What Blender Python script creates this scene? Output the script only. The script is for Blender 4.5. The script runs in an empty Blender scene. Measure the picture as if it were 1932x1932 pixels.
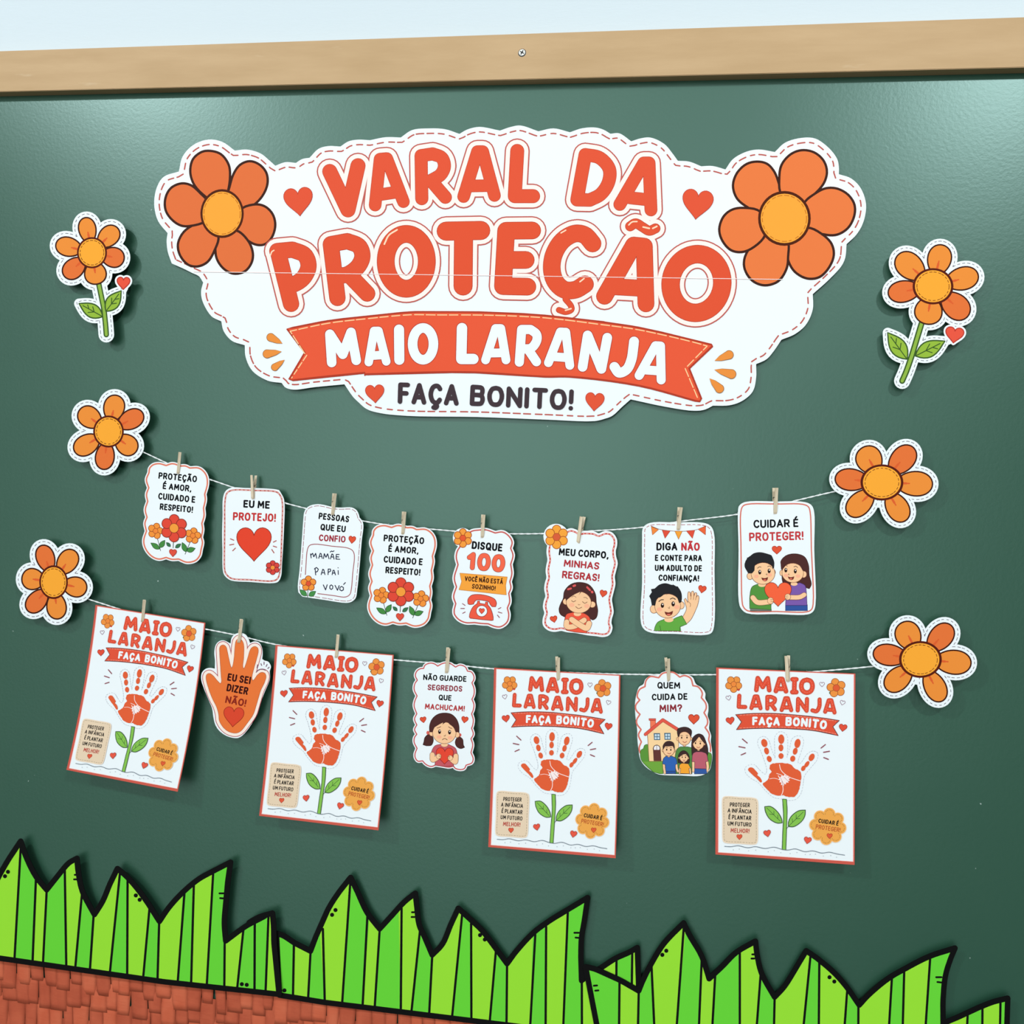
import bpy, bmesh, math, random
from mathutils import Vector, Matrix
from mathutils.geometry import delaunay_2d_cdt
sc = bpy.context.scene
COL = sc.collection
PI = math.pi
# ---------------------------------------------------------------- camera
FPX = 1700.0          # focal length in pixels of a 1932 px wide frame
DIST = 1.47           # distance from lens to the board
def vnorm(v):
    l = math.sqrt(sum(a*a for a in v)); return tuple(a/l for a in v)
def vcross(a, b): return (a[1]*b[2]-a[2]*b[1], a[2]*b[0]-a[0]*b[2], a[0]*b[1]-a[1]*b[0])
def vdot(a, b): return sum(x*y for x, y in zip(a, b))
U = vnorm((9121.0, 599.0, -FPX))             # along the board to the right, in camera axes (right, down, forward)
V = vnorm((-599.0/9121.0, 1.0, 0.0))         # down the board
N = vcross(U, V)                             # into the board
def w_of(c): return Vector((vdot(c, U), vdot(c, N), -vdot(c, V)))   # camera axes -> world
CAM = Vector((0.25, -DIST, 1.62))
cam = bpy.data.cameras.new('camera'); camo = bpy.data.objects.new('camera', cam); COL.objects.link(camo)
cam.sensor_width = 36.0; cam.lens = 36.0*FPX/1932.0; cam.clip_start = 0.05
rx, ry, rz = w_of((1, 0, 0)), -w_of((0, 1, 0)), -w_of((0, 0, 1))
camo.matrix_world = Matrix(((rx.x, ry.x, rz.x, CAM.x), (rx.y, ry.y, rz.y, CAM.y), (rx.z, ry.z, rz.z, CAM.z), (0, 0, 0, 1)))
sc.camera = camo
def wall(px, py, depth=0.0):
    """point of the plane lying `depth` metres in front of the board that shows at photo pixel px, py"""
    d = w_of(((px-966.0)/FPX, (py-966.0)/FPX, 1.0))
    return CAM + d*((-depth-CAM.y)/d.y)
# ---------------------------------------------------------------- light
sc.view_settings.view_transform = 'Standard'; sc.view_settings.look = 'None'
sc.view_settings.gamma = 1.0; sc.view_settings.use_curve_mapping = False
sc.view_settings.exposure = 0.03
def mirror_dir(px, py):
    """direction in which the board mirrors the room at a photo pixel"""
    d = (wall(px, py)-CAM).normalized(); return Vector((d.x, -d.y, d.z))
# the room behind the photographer: a glow shaped to light the board, fading outwards
world = bpy.data.worlds.new('room_light'); sc.world = world; world.use_nodes = True
wn, wl = world.node_tree.nodes, world.node_tree.links; wb = wn['Background']
tc = wn.new('ShaderNodeTexCoord'); nrm = wn.new('ShaderNodeVectorMath'); nrm.operation = 'NORMALIZE'; wl.new(tc.outputs['Generated'], nrm.inputs[0])
dt = wn.new('ShaderNodeVectorMath'); dt.operation = 'DOT_PRODUCT'; wl.new(nrm.outputs[0], dt.inputs[0]); dt.inputs[1].default_value = mirror_dir(920, 880)
def wmath(op, a, b):
    n = wn.new('ShaderNodeMath'); n.operation = op
    for i, x in enumerate((a, b)):
        if isinstance(x, (int, float)): n.inputs[i].default_value = x
        else: wl.new(x, n.inputs[i])
    return n.outputs[0]
glow = wmath('MULTIPLY', wmath('POWER', wmath('MAXIMUM', dt.outputs['Value'], 0.0), 16.0), 4.0)
d2 = wn.new('ShaderNodeVectorMath'); d2.operation = 'DOT_PRODUCT'; wl.new(nrm.outputs[0], d2.inputs[0]); d2.inputs[1].default_value = mirror_dir(1010, 90)   # the lit ceiling
glow = wmath('ADD', glow, wmath('MULTIPLY', wmath('POWER', wmath('MAXIMUM', d2.outputs['Value'], 0.0), 26.0), 1.9))
wb.inputs[0].default_value = (0.92, 1.0, 1.0, 1); wl.new(wmath('ADD', glow, 0.10), wb.inputs[1])
def lamp(name, px, py, off, sx, sy, power, color=(0.93, 1.0, 1.04)):
    """a ceiling lamp standing `off` metres out from the board, seen mirrored in it near a photo pixel"""
    P = wall(px, py); r = mirror_dir(px, py); loc = P+r*(off/-r.y)
    l = bpy.data.lights.new(name, 'AREA'); l.shape = 'RECTANGLE'; l.size = sx; l.size_y = sy
    l.energy = power; l.color = color
    o = bpy.data.objects.new(name, l); COL.objects.link(o); o.location = loc
    o.rotation_euler = (Vector((-0.05, 0, 1.3))-loc).to_track_quat('-Z', 'Y').to_euler(); return o
lamp('ceiling_lamp_west', 235, 60, 3.0, 0.26, 0.2, 74)
lamp('ceiling_lamp_east', 1930, 90, 3.0, 0.26, 0.2, 64)
# ---------------------------------------------------------------- materials
def lin1(c):
    c /= 255.0
    return c/12.92 if c <= 0.04045 else ((c+0.055)/1.055)**2.4
WHITE_SEEN = tuple(lin1(c) for c in (238, 251, 254))
def albedo(rgb, k=0.84): return tuple(min(0.92, max(0.004, k*lin1(c)/w)) for c, w in zip(rgb, WHITE_SEEN))
MATS = {}
def mat(name, base, rough=0.6, spec=0.3, metallic=0.0):
    if name in MATS: return MATS[name]
    m = bpy.data.materials.new(name); m.use_nodes = True
    b = m.node_tree.nodes['Principled BSDF']
    b.inputs['Base Color'].default_value = (*base, 1); b.inputs['Roughness'].default_value = rough
    b.inputs['Specular IOR Level'].default_value = spec; b.inputs['Metallic'].default_value = metallic
    MATS[name] = m; return m
def nd(m, t, **kw):
    n = m.node_tree.nodes.new(t)
    for k, v in kw.items(): setattr(n, k, v)
    return n
def lk(m, a, b): m.node_tree.links.new(a, b)
def noise(m, scale, detail=3, rough=0.5, vec=None):
    n = nd(m, 'ShaderNodeTexNoise'); n.inputs['Scale'].default_value = scale; n.inputs['Detail'].default_value = detail
    n.inputs['Roughness'].default_value = rough
    if vec: lk(m, vec, n.inputs['Vector'])
    return n
def objco(m, sx=1, sy=1, sz=1):
    t = nd(m, 'ShaderNodeTexCoord'); q = nd(m, 'ShaderNodeMapping'); q.inputs['Scale'].default_value = (sx, sy, sz)
    lk(m, t.outputs['Object'], q.inputs['Vector']); return q.outputs['Vector']
def bump(m, h, strength, dist):
    b = nd(m, 'ShaderNodeBump'); b.inputs['Strength'].default_value = strength; b.inputs['Distance'].default_value = dist
    lk(m, h, b.inputs['Height']); lk(m, b.outputs['Normal'], m.node_tree.nodes['Principled BSDF'].inputs['Normal'])
def ramp(m, fac, stops):
    r = nd(m, 'ShaderNodeValToRGB'); e = r.color_ramp.elements
    while len(e) < len(stops): e.new(0.5)
    for x, (p, c) in zip(e, stops): x.position = p; x.color = (*c, 1)
    lk(m, fac, r.inputs['Fac']); return r.outputs['Color']
def ink(rgb):
    return mat('ink_%d_%d_%d' % rgb, albedo(rgb), 0.6, 0.06)
PAPER = mat('white_card_paper', (0.81, 0.84, 0.855), 0.5, 0.25)
# board: green laminate with a faint orange-peel gloss and specks of chalk
BOARD = mat('green_board_laminate', (0.03, 0.09, 0.055), 0.34, 0.64)
BOARD.node_tree.nodes['Principled BSDF'].inputs['Specular Tint'].default_value = (0.72, 1.0, 0.94, 1)
v = objco(BOARD); n1 = noise(BOARD, 2.2, 4, .55, v); n2 = noise(BOARD, 170, 3, .6, v); n3 = noise(BOARD, 95, 1, .5, v)
base = ramp(BOARD, n1.outputs['Fac'], [(0.3, (0.019, 0.067, 0.040)), (0.7, (0.024, 0.076, 0.046))])
mx = nd(BOARD, 'ShaderNodeMixRGB'); lk(BOARD, base, mx.inputs[1]); mx.inputs[2].default_value = (0.5, 0.58, 0.54, 1)
lk(BOARD, ramp(BOARD, n3.outputs['Fac'], [(0.80, (0, 0, 0)), (0.84, (.8, .8, .8))]), mx.inputs[0])
lk(BOARD, mx.outputs[0], BOARD.node_tree.nodes['Principled BSDF'].inputs['Base Color'])
bump(BOARD, n2.outputs['Fac'], 0.13, 0.0012)
MDF = mat('raw_mdf', (0.42, 0.28, 0.15), 0.62, 0.25)
v = objco(MDF, 1, 1, 6); n1 = noise(MDF, 5, 5, .6, v); n2 = noise(MDF, 90, 3, .6, objco(MDF)); n3 = noise(MDF, 14, 4, .6, objco(MDF, .5, 1, 3))
c1 = ramp(MDF, n1.outputs['Fac'], [(0.3, (0.47, 0.30, 0.150)), (0.7, (0.54, 0.355, 0.19))])
mx = nd(MDF, 'ShaderNodeMixRGB'); lk(MDF, c1, mx.inputs[1]); mx.inputs[2].default_value = (0.62, 0.46, 0.30, 1)
lk(MDF, ramp(MDF, n3.outputs['Fac'], [(0.66, (0, 0, 0)), (0.74, (.5, .5, .5))]), mx.inputs[0])
lk(MDF, mx.outputs[0], MDF.node_tree.nodes['Principled BSDF'].inputs['Base Color'])
bump(MDF, n2.outputs['Fac'], 0.05, 0.001)
WALLM = mat('white_wall_paint', (0.60, 0.665, 0.70), 0.6, 0.2)
n1 = noise(WALLM, 40, 4, .6, objco(WALLM, 1, 1, 4)); bump(WALLM, n1.outputs['Fac'], 0.15, 0.003)
STEEL = mat('zinc_steel', (0.45, 0.44, 0.42), 0.35, 0.5, 1.0)
STRING = mat('white_cotton_string', (0.82, 0.83, 0.82), 0.85, 0.1)
WOOD = mat('pale_pin_wood', (0.62, 0.49, 0.34), 0.6, 0.3)
n1 = noise(WOOD, 160, 3, .6, objco(WOOD, 1, 1, .12))
lk(WOOD, ramp(WOOD, n1.outputs['Fac'], [(0.3, (0.56, 0.43, 0.28)), (0.7, (0.76, 0.64, 0.47))]), WOOD.node_tree.nodes['Principled BSDF'].inputs['Base Color'])
def crepe(name, a, b):
    m = mat(name, a, 0.85, 0.05)
    n = noise(m, 260, 4, .65, objco(m, .12, 1, 1)); n2 = noise(m, 30, 3, .5, objco(m))
    lk(m, ramp(m, n2.outputs['Fac'], [(0.3, a), (0.7, b)]), m.node_tree.nodes['Principled BSDF'].inputs['Base Color'])
    bump(m, n.outputs['Fac'], 0.4, 0.0015); return m
CREPE = [crepe('crepe_paper_brick', (0.42, .080, .040), (0.52, .110, .055)), crepe('crepe_paper_orange', (0.54, .105, .05), (0.60, .14, .07))]
# ---------------------------------------------------------------- objects, names and labels
def link(o, parent=None):
    COL.objects.link(o)
    if parent: o.parent = parent
    return o
def tag(o, label=None, cat=None, group=None, kind=None):
    for k, x in (('label', label), ('category', cat), ('group', group), ('kind', kind)):
        if x: o[k] = x
    return o
def empty(name, loc, label, cat, group=None):
    o = bpy.data.objects.new(name, None); o.empty_display_size = 0.03; link(o); o.location = loc
    return tag(o, label, cat, group)
def mesh_obj(name, bm, mats, parent=None, smooth=False):
    me = bpy.data.meshes.new(name); bm.to_mesh(me); bm.free()
    for m in (mats if isinstance(mats, (list, tuple)) else [mats]): me.materials.append(m)
    if smooth:
        for p in me.polygons: p.use_smooth = True
    return link(bpy.data.objects.new(name, me), parent)
def box(bm, a, b, mi=0):
    xs, ys, zs = zip(a, b)
    vs = [bm.verts.new((x, y, z)) for x in xs for y in ys for z in zs]
    for f in ((0, 1, 3, 2), (4, 6, 7, 5), (0, 4, 5, 1), (2, 3, 7, 6), (0, 2, 6, 4), (1, 5, 7, 3)):
        bm.faces.new([vs[i] for i in f]).material_index = mi
# ---------------------------------------------------------------- flat shapes
def smooth_path(pts, corner, closed, n=5):
    out = []; m = len(pts); cnt = m if closed else m-1
    for i in range(cnt):
        p0, p1, p2, p3 = pts[(i-1) % m], pts[i], pts[(i+1) % m], pts[(i+2) % m]
        if not closed:
            if i == 0: p0 = p1
            if i == m-2: p3 = p2
        if corner[i]: p0 = p1
        if corner[(i+1) % m]: p3 = p2
        if corner[i] and corner[(i+1) % m]: out.append(p1); continue
        # tangents weighted by chord length, so that long edges run straight into tight corners
        d1, d2, d3 = math.dist(p0, p1), math.dist(p1, p2) or 1e-6, math.dist(p2, p3)
        e1, e2, e3 = d1**.5, d2**.5, d3**.5
        m1 = tuple((c-b)/e2-(c-a)/(e1+e2)+(b-a)/e1 if e1 > 1e-4 else (c-b)/e2 for a, b, c in zip(p0, p1, p2))
        m2 = tuple((d-c)/e3-(d-b)/(e2+e3)+(c-b)/e2 if e3 > 1e-4 else (c-b)/e2 for b, c, d in zip(p1, p2, p3))
        for k in range(n):
            t = k/n; t2 = t*t; t3 = t2*t
            out.append(tuple((2*t3-3*t2+1)*b+(t3-2*t2+t)*u*e2+(3*t2-2*t3)*c+(t3-t2)*v*e2 for b, c, u, v in zip(p1, p2, m1, m2)))
    if not closed: out.append(pts[-1])
    return out
class View:
    """a crop of the photograph: turns crop coordinates into photo pixels"""
    def __init__(s, x, y, k): s.x, s.y, s.k = x, y, k
    def pt(s, x, y): return (s.x+x*s.k, s.y+y*s.k)
    def L(s, txt):
        return [s.pt(*map(float, t.split(','))) for t in txt.split()]
    def P(s, txt, closed=True, n=5):
        pts, cor = [], []
        for t in txt.split():
            c = t[0] == 'c'; pts.append(s.pt(*map(float, (t[1:] if c else t).split(',')))); cor.append(c)
        return smooth_path(pts, cor, closed, n)
    def S(s, txt, n=5): return s.P(txt, False, n)
    def E(s, cx, cy, rx, ry=None, rot=0, n=28):
        ry = rx if ry is None else ry; c, q = math.cos(rot), math.sin(rot); out = []
        for i in range(n):
            a = 2*PI*i/n; x, y = rx*math.cos(a), ry*math.sin(a); out.append(s.pt(cx+x*c-y*q, cy+x*q+y*c))
        return out
def area(p): return 0.5*sum(p[i][0]*p[(i+1) % len(p)][1]-p[(i+1) % len(p)][0]*p[i][1] for i in range(len(p)))
def disc(c, r, n=12): return [(c[0]+r*math.cos(2*PI*i/n), c[1]+r*math.sin(2*PI*i/n)) for i in range(n)]
def stroke(pts, w, closed=False, cap=True):
    """polygons that cover a round-ended line of width w"""
    r = w/2.0; out = []; q = [pts[0]]
    for p in pts[1:]:
        if math.hypot(p[0]-q[-1][0], p[1]-q[-1][1]) > 1e-4: q.append(p)
    if closed and len(q) > 2 and math.hypot(q[0][0]-q[-1][0], q[0][1]-q[-1][1]) < 1e-4: q.pop()
    if len(q) > 2:                                   # points on a straight run add nothing
        k = [q[0]]
        for i in range(1, len(q)-1):
            a, b, c = k[-1], q[i], q[i+1]; v1, v2 = (b[0]-a[0], b[1]-a[1]), (c[0]-b[0], c[1]-b[1])
            if abs(v1[0]*v2[1]-v1[1]*v2[0]) > 0.02*math.hypot(*v1)*math.hypot(*v2) or v1[0]*v2[0]+v1[1]*v2[1] < 0: k.append(b)
        q = k+[q[-1]]
    m = len(q)
    if m == 1: return [disc(q[0], r, 14)]
    nn = 8 if r < 1.2 else (12 if r < 6 else 20)
    segs = m if closed else m-1
    for i in range(segs):
        a, b = q[i], q[(i+1) % m]; dx, dy = b[0]-a[0], b[1]-a[1]; l = math.hypot(dx, dy); nx, ny = -dy/l*r, dx/l*r
        out.append([(a[0]+nx, a[1]+ny), (a[0]-nx, a[1]-ny), (b[0]-nx, b[1]-ny), (b[0]+nx, b[1]+ny)])
    for i in range(m):
        if not closed and i in (0, m-1):
            if cap: out.append(disc(q[i], r, nn))
        else: out.append(disc(q[i], r, nn))
    return out
def strokes(lines, w): return [p for l in lines for p in stroke(l, w)]
def grow(path, g): return [path]+stroke(path, 2*g, True)
def resample(p, step, closed=True):
    q = p+[p[0]] if closed else p; out = []; 
    for a, b in zip(q, q[1:]):
        l = math.hypot(b[0]-a[0], b[1]-a[1]); k = max(1, int(l/step))
        out += [(a[0]+(b[0]-a[0])*i/k, a[1]+(b[1]-a[1])*i/k) for i in range(k)]
    if not closed: out.append(q[-1])
    return out
def seg_d2(p, a, b):
    dx, dy = b[0]-a[0], b[1]-a[1]; l = dx*dx+dy*dy
    t = 0 if l == 0 else max(0, min(1, ((p[0]-a[0])*dx+(p[1]-a[1])*dy)/l))
    return (p[0]-a[0]-t*dx)**2+(p[1]-a[1]-t*dy)**2
def runs_of(pts, keep):
    """cyclic runs of kept points"""
    n = len(pts)
    if all(keep): return [pts+[pts[0]]]
    st = next(i for i in range(n) if not keep[i]); out, cur = [], []
    for k in range(1, n+1):
        i = (st+k) % n
        if keep[i]: cur.append(pts[i])
        elif cur: out.append(cur); cur = []
    if cur: out.append(cur)
    return [r for r in out if len(r) > 2]
def inset(path, d, step=2.0):
    """lines running d inside a closed outline (negative d: outside)"""
    if area(path) < 0: path = path[::-1]
    q = resample(path, step); n = len(q); pts, keep = [], []; dd = abs(d)*0.96
    for i in range(n):
        a, b = q[i-1], q[(i+1) % n]; l = math.hypot(b[0]-a[0], b[1]-a[1]) or 1
        p = (q[i][0]-(b[1]-a[1])/l*d, q[i][1]+(b[0]-a[0])/l*d)
        pts.append(p); keep.append(all(seg_d2(p, q[j], q[(j+1) % n]) >= dd*dd for j in range(n)))
    return runs_of(pts, keep)
def dashes(line, on, off, w, start=0.0, cap=True):
    out = []; pos = start; cur = []; per = on+off
    q = resample(line, min(on, off)/2.5, False)
    for a, b in zip(q, q[1:]):
        if pos % per < on: 
            if not cur: cur = [a]
            cur.append(b)
        elif cur: out += stroke(cur, w, False, cap); cur = []
        pos += math.hypot(b[0]-a[0], b[1]-a[1])
    if cur: out += stroke(cur, w, False, cap)
    return out
def inside(p, poly):
    r = False; j = len(poly)-1
    for i in range(len(poly)):
        a, b = poly[i], poly[j]
        if (a[1] > p[1]) != (b[1] > p[1]) and p[0] < (b[0]-a[0])*(p[1]-a[1])/(b[1]-a[1])+a[0]: r = not r
        j = i
    return r
def union_runs(polys, step=1.5):
    """outer lines of overlapping outlines"""
    out = []
    for i, q in enumerate(polys):
        p = resample(q, step); keep = [not any(j != i and inside(x, o) for j, o in enumerate(polys)) for x in p]
        if any(keep): out += runs_of(p, keep)
    return out
def heart(c, w, h=None, rot=0, n=48):
    h = h or w; q, s = math.cos(rot), math.sin(rot); out = []
    for i in range(n):
        t = 2*PI*i/n; sn = math.sin(t); x = 0.5*w*math.copysign(abs(sn)**(3.0 if math.cos(t) > 0 else 2.2), sn)
        y = -(13*math.cos(t)-5*math.cos(2*t)-2*math.cos(3*t)-math.cos(4*t)+2.6)/29.2*h
        out.append((c[0]+x*q-y*s, c[1]+x*s+y*q))
    return out
def leaf(b, t, w, n=10):
    dx, dy = t[0]-b[0], t[1]-b[1]; l = math.hypot(dx, dy); ux, uy = dx/l, dy/l; up, dn = [], []
    for i in range(n+1):
        s = i/n; k = math.sin(PI*s**0.85)*w/2*(1.0 if s < .9 else .95)
        up.append((b[0]+dx*s-uy*k, b[1]+dy*s+ux*k)); dn.append((b[0]+dx*s+uy*k, b[1]+dy*s-ux*k))
    return up+dn[-2:0:-1]
def drop(a, b, w):
    """a teardrop, fat at a, pointed at b"""
    dx, dy = b[0]-a[0], b[1]-a[1]; l = math.hypot(dx, dy); ang = math.atan2(dy, dx); r = w/2; out = []
    for i in range(13):
        t = ang+PI/2+PI*i/12; out.append((a[0]+r*math.cos(t), a[1]+r*math.sin(t)))
    return out+[(a[0]+dx*.6+math.cos(ang-PI/2)*r*.6, a[1]+dy*.6+math.sin(ang-PI/2)*r*.6), b, (a[0]+dx*.6+math.cos(ang+PI/2)*r*.6, a[1]+dy*.6+math.sin(ang+PI/2)*r*.6)]
# ---------------------------------------------------------------- rounded capitals drawn as pen strokes
G = {
'A': (.62, '0,0 .5,1 1,0|.17,.3 .83,.3'), 'B': (.52, '~c0,0 c0,1 c.5,1 .88,.95 .95,.76 .85,.56 c.5,.53 c0,.53|~c.5,.53 .9,.48 1,.27 .88,.05 c.5,0 c0,0'),
'C': (.55, '~1,.82 .82,.96 .55,1 .22,.9 .03,.65 0,.5 .03,.35 .22,.1 .55,0 .82,.04 1,.18'),
'D': (.56, '~c0,0 c0,1 c.35,1 .78,.92 .97,.68 1,.5 .97,.32 .78,.08 c.35,0 c0,0'), 'E': (.44, '1,1 0,1 0,0 1,0|0,.52 .85,.52'),
'F': (.44, '1,1 0,1 0,0|0,.5 .85,.5'), 'G': (.6, '~1,.82 .8,.97 .52,1 .2,.9 .03,.65 0,.5 .03,.35 .2,.1 .52,0 .8,.04 c1,.18 c1,.45 c.6,.45'),
'H': (.55, '0,0 0,1|1,0 1,1|0,.5 1,.5'), 'I': (0, '0,0 0,1'), 'J': (.42, '~c1,1 c1,.35 .92,.12 .6,0 .3,.02 0,.2'), 'L': (.42, '0,1 0,0 1,0'),
'M': (.74, '0,0 .07,1 .5,.3 .93,1 1,0'), 'N': (.58, '0,0 0,1 1,0 1,1'),
'O': (.62, '~.5,1 .8,.93 .98,.66 1,.5 .98,.34 .8,.07 .5,0 .2,.07 .02,.34 0,.5 .02,.66 .2,.93 .5,1'),
'P': (.52, '~c0,0 c0,1 c.45,1 .88,.94 1,.74 .88,.5 c.45,.44 c0,.44'), 'R': (.54, '~c0,0 c0,1 c.45,1 .88,.95 .98,.75 .86,.53 c.45,.47 c0,.47|.5,.47 1,0'),
'S': (.5, '~1,.84 .8,.97 .5,1 .18,.94 .05,.76 .2,.58 .5,.51 .82,.42 .97,.24 .82,.06 .5,0 .2,.03 0,.17'),
'T': (.56, '0,1 1,1|.5,1 .5,0'), 'U': (.56, '~c0,1 c0,.35 .1,.1 .5,0 .9,.1 c1,.35 c1,1'), 'V': (.62, '0,1 .5,0 1,1'), 'Z': (.52, '0,1 1,1 0,0 1,0'),
'1': (.28, '0,.75 .8,1 .8,0'), '0': (.54, '~.5,1 .8,.93 .98,.66 1,.5 .98,.34 .8,.07 .5,0 .2,.07 .02,.34 0,.5 .02,.66 .2,.93 .5,1'),
'!': (0, '0,1 0,.38|0,0 0,.005'), '?': (.44, '~0,.8 .15,.95 .5,1 .88,.93 1,.74 .8,.55 .5,.42 c.5,.3|.5,0 .5,.005'), ',': (.04, '1,.04 0,-.16')}
ACC = {'Ã': ('A', '~.15,1.24 .35,1.32 .65,1.22 .85,1.3'), 'Á': ('A', '.4,1.2 .68,1.38'), 'Â': ('A', '.22,1.2 .5,1.36 .78,1.2'), 'É': ('E', '.4,1.22 .75,1.42'),
'Ê': ('E', '.1,1.2 .5,1.38 .9,1.2'), 'Ç': ('C', '~c.55,0 c.55,-.1 .72,-.2 .55,-.3 .35,-.28'), 'Q': ('O', '.6,.24 1.02,-.04')}
def glyph(ch):
    extra = ''
    if ch in ACC: b, extra = ACC[ch]; w, t = G[b]; t = t+'|'+extra
    else: w, t = G[ch]
    out = []
    for s in t.split('|'):
        sm = s[0] == '~'; pts, cor = [], []
        for k in s.lstrip('~').split():
            c = k[0] == 'c' or not sm; pts.append(tuple(map(float, k.lstrip('c').split(',')))); cor.append(c)
        out.append(smooth_path(pts, cor, False, 3) if sm else pts)
    return w, out
def text(s, a, b, h, wt=.2, sag=0.0, gap=.09, space=.28):
    """letters between baseline points a and b with capitals h tall (all in photo pixels): one stroke list per letter"""
    x = 0.0; items = []
    for ch in s:
        if ch == ' ': x += space; continue
        w, st = glyph(ch); items.append((x, w, st)); x += w*(1-wt)+wt+gap
    tot = x-gap; L = math.hypot(b[0]-a[0], b[1]-a[1]); ux, uy = (b[0]-a[0])/L, (b[1]-a[1])/L
    sx = L/tot; res = []
    for x0, w, st in items:
        W = w*(1-wt); ls = []
        xc = (x0+W/2+wt/2)/tot; base = 4*sag*xc*(1-xc); sl = -4*sag*(1-2*xc)/L   # arch: lift and turn of this letter
        c, q = 1/math.hypot(1, sl), sl/math.hypot(1, sl)
        for line in st:
            o = []
            for gx, gy in line:
                # stroke width is wt*h in pixels: inset the skeleton so that the ink fills its box
                lx = x0*sx+wt*h/2+gx*max(0, (W+wt)*sx-wt*h); ly = wt*h/2+gy*h*(1-wt)
                cx = xc*L; dx = lx-cx; lx2 = cx+dx*c+ly*q; ly2 = base+ly*c-dx*q
                o.append((a[0]+ux*lx2+uy*ly2, a[1]+uy*lx2-ux*ly2))
            ls.append(o)
        res.append(ls)
    return res
def ink_of(t, w): return [p for ls in t for l in ls for p in stroke(l, w)]
# ---------------------------------------------------------------- printed sheets: flat shapes laid on a hanging sheet of paper
def triangulate(polys):
    vs, fs = [], []
    for p in polys:
        q = []
        for x in p:
            if not q or math.hypot(x[0]-q[-1][0], x[1]-q[-1][1]) > 1e-3: q.append(x)
        if len(q) > 2 and math.hypot(q[0][0]-q[-1][0], q[0][1]-q[-1][1]) < 1e-3: q.pop()
        if len(q) < 3: continue
        if area(q) < 0: q = q[::-1]
        fs.append(list(range(len(vs), len(vs)+len(q)))); vs += q
    r = delaunay_2d_cdt([Vector(x) for x in vs], [], fs, 0, 1e-4)
    out = []
    for f, o in zip(r[2], r[5]):
        if not o: continue
        c = (sum(r[0][i][0] for i in f)/len(f), sum(r[0][i][1] for i in f)/len(f))
        if any(inside(c, vs[fs[k][0]:fs[k][-1]+1]) for k in o): out.append(f)
    return r[0], out
GAP = 0.000012
class Sheet:
    """a root object plus a mapping from drawing coordinates to its place before the board"""
    def __init__(s, root, depth, knots=(), warp=None):
        s.root, s.depth, s.knots, s.warp, s.n = root, depth, knots, warp, 0
    def place(s, x, y, off):
        d = s.depth(y) if callable(s.depth) else s.depth
        if s.warp: x, y = s.warp(x, y)
        return wall(x, y, d+off)-s.root.location
    def flat(s, polys):
        vs, fs = triangulate(polys)
        bm = bmesh.new(); bv = [bm.verts.new((x[0], x[1], 0)) for x in vs]
        for f in fs:
            try: bm.faces.new([bv[i] for i in f])
            except ValueError: pass
        for q in [x for x in bm.verts if not x.link_faces]: bm.verts.remove(q)
        for k in s.knots:
            bmesh.ops.bisect_plane(bm, geom=bm.verts[:]+bm.edges[:]+bm.faces[:], dist=1e-5, plane_co=(0, k, 0), plane_no=(0, 1, 0))
        bm.verts.index_update()
        return bm
    def part(s, name, items, label=None, parent=None):
        """items: (polygons, colour or material), painted in order"""
        out = bmesh.new(); mats = []
        for polys, m in items:
            if isinstance(m, tuple): m = ink(m)
            if m not in mats: mats.append(m)
            mi = mats.index(m); s.n += 1; bm = s.flat(polys)
            bv = [out.verts.new(s.place(q.co.x, q.co.y, GAP*s.n)) for q in bm.verts]
            for f in bm.faces: out.faces.new([bv[q.index] for q in f.verts]).material_index = mi
            bm.free()
        out.normal_update()
        for f in out.faces:
            if f.normal.y > 0: f.normal_flip()
        o = mesh_obj(name, out, mats, parent or s.root)
        if label: o['label'] = label
        return o
    def paper(s, polys, m=None, t=0.0004, name='paper', label=None, parent=None):
        bm = s.flat(polys); out = bmesh.new()
        fr = [out.verts.new(s.place(q.co.x, q.co.y, 0)) for q in bm.verts]
        bk = [out.verts.new(f.co+Vector((0, t, 0))) for f in fr]
        for f in bm.faces:
            i = [q.index for q in f.verts]
            a = out.faces.new([fr[k] for k in i]); a.normal_update()
            if a.normal.y > 0: a.normal_flip()
            out.faces.new([bk[k] for k in (i if a.normal.y > 0 else i[::-1])])
        for e in bm.edges:
            if len(e.link_faces) == 1:
                a, b = [q.index for q in e.verts]; out.faces.new((fr[a], fr[b], bk[b], bk[a]))
        bm.free(); bmesh.ops.recalc_face_normals(out, faces=out.faces[:])
        o = mesh_obj(name, out, m or PAPER, parent or s.root)
        if label: o['label'] = label
        return o
def outlined(path, fill, line, w): return [([path]+stroke(path, w, True), line), ([q for q in [path]], fill)] if False else [(stroke(path, w, True)+[path], line), ([shrink(path, w*.5)], fill)]
def shrink(path, d):
    if area(path) < 0: path = path[::-1]
    n = len(path); out = []
    for i in range(n):
        a, b = path[i-1], path[(i+1) % n]; l = math.hypot(b[0]-a[0], b[1]-a[1]) or 1
        out.append((path[i][0]-(b[1]-a[1])/l*d, path[i][1]+(b[0]-a[0])/l*d))
    return out
def small_flower(c, R, n, phase, petal, centre, line, lw, cr=.3):
    items = []; pr = R*(.40 if n == 5 else .36); d = R-pr
    pe = [disc((c[0]+d*math.sin(phase+2*PI*i/n), c[1]-d*math.cos(phase+2*PI*i/n)), pr, 18) for i in range(n)]
    for q in pe: items += [(grow(q, lw), line), ([shrink(q, lw*.3)], petal)]
    items.append(([disc(c, R*cr+lw, 18)], line)); items.append(([disc(c, R*cr, 18)], centre))
    return items
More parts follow.
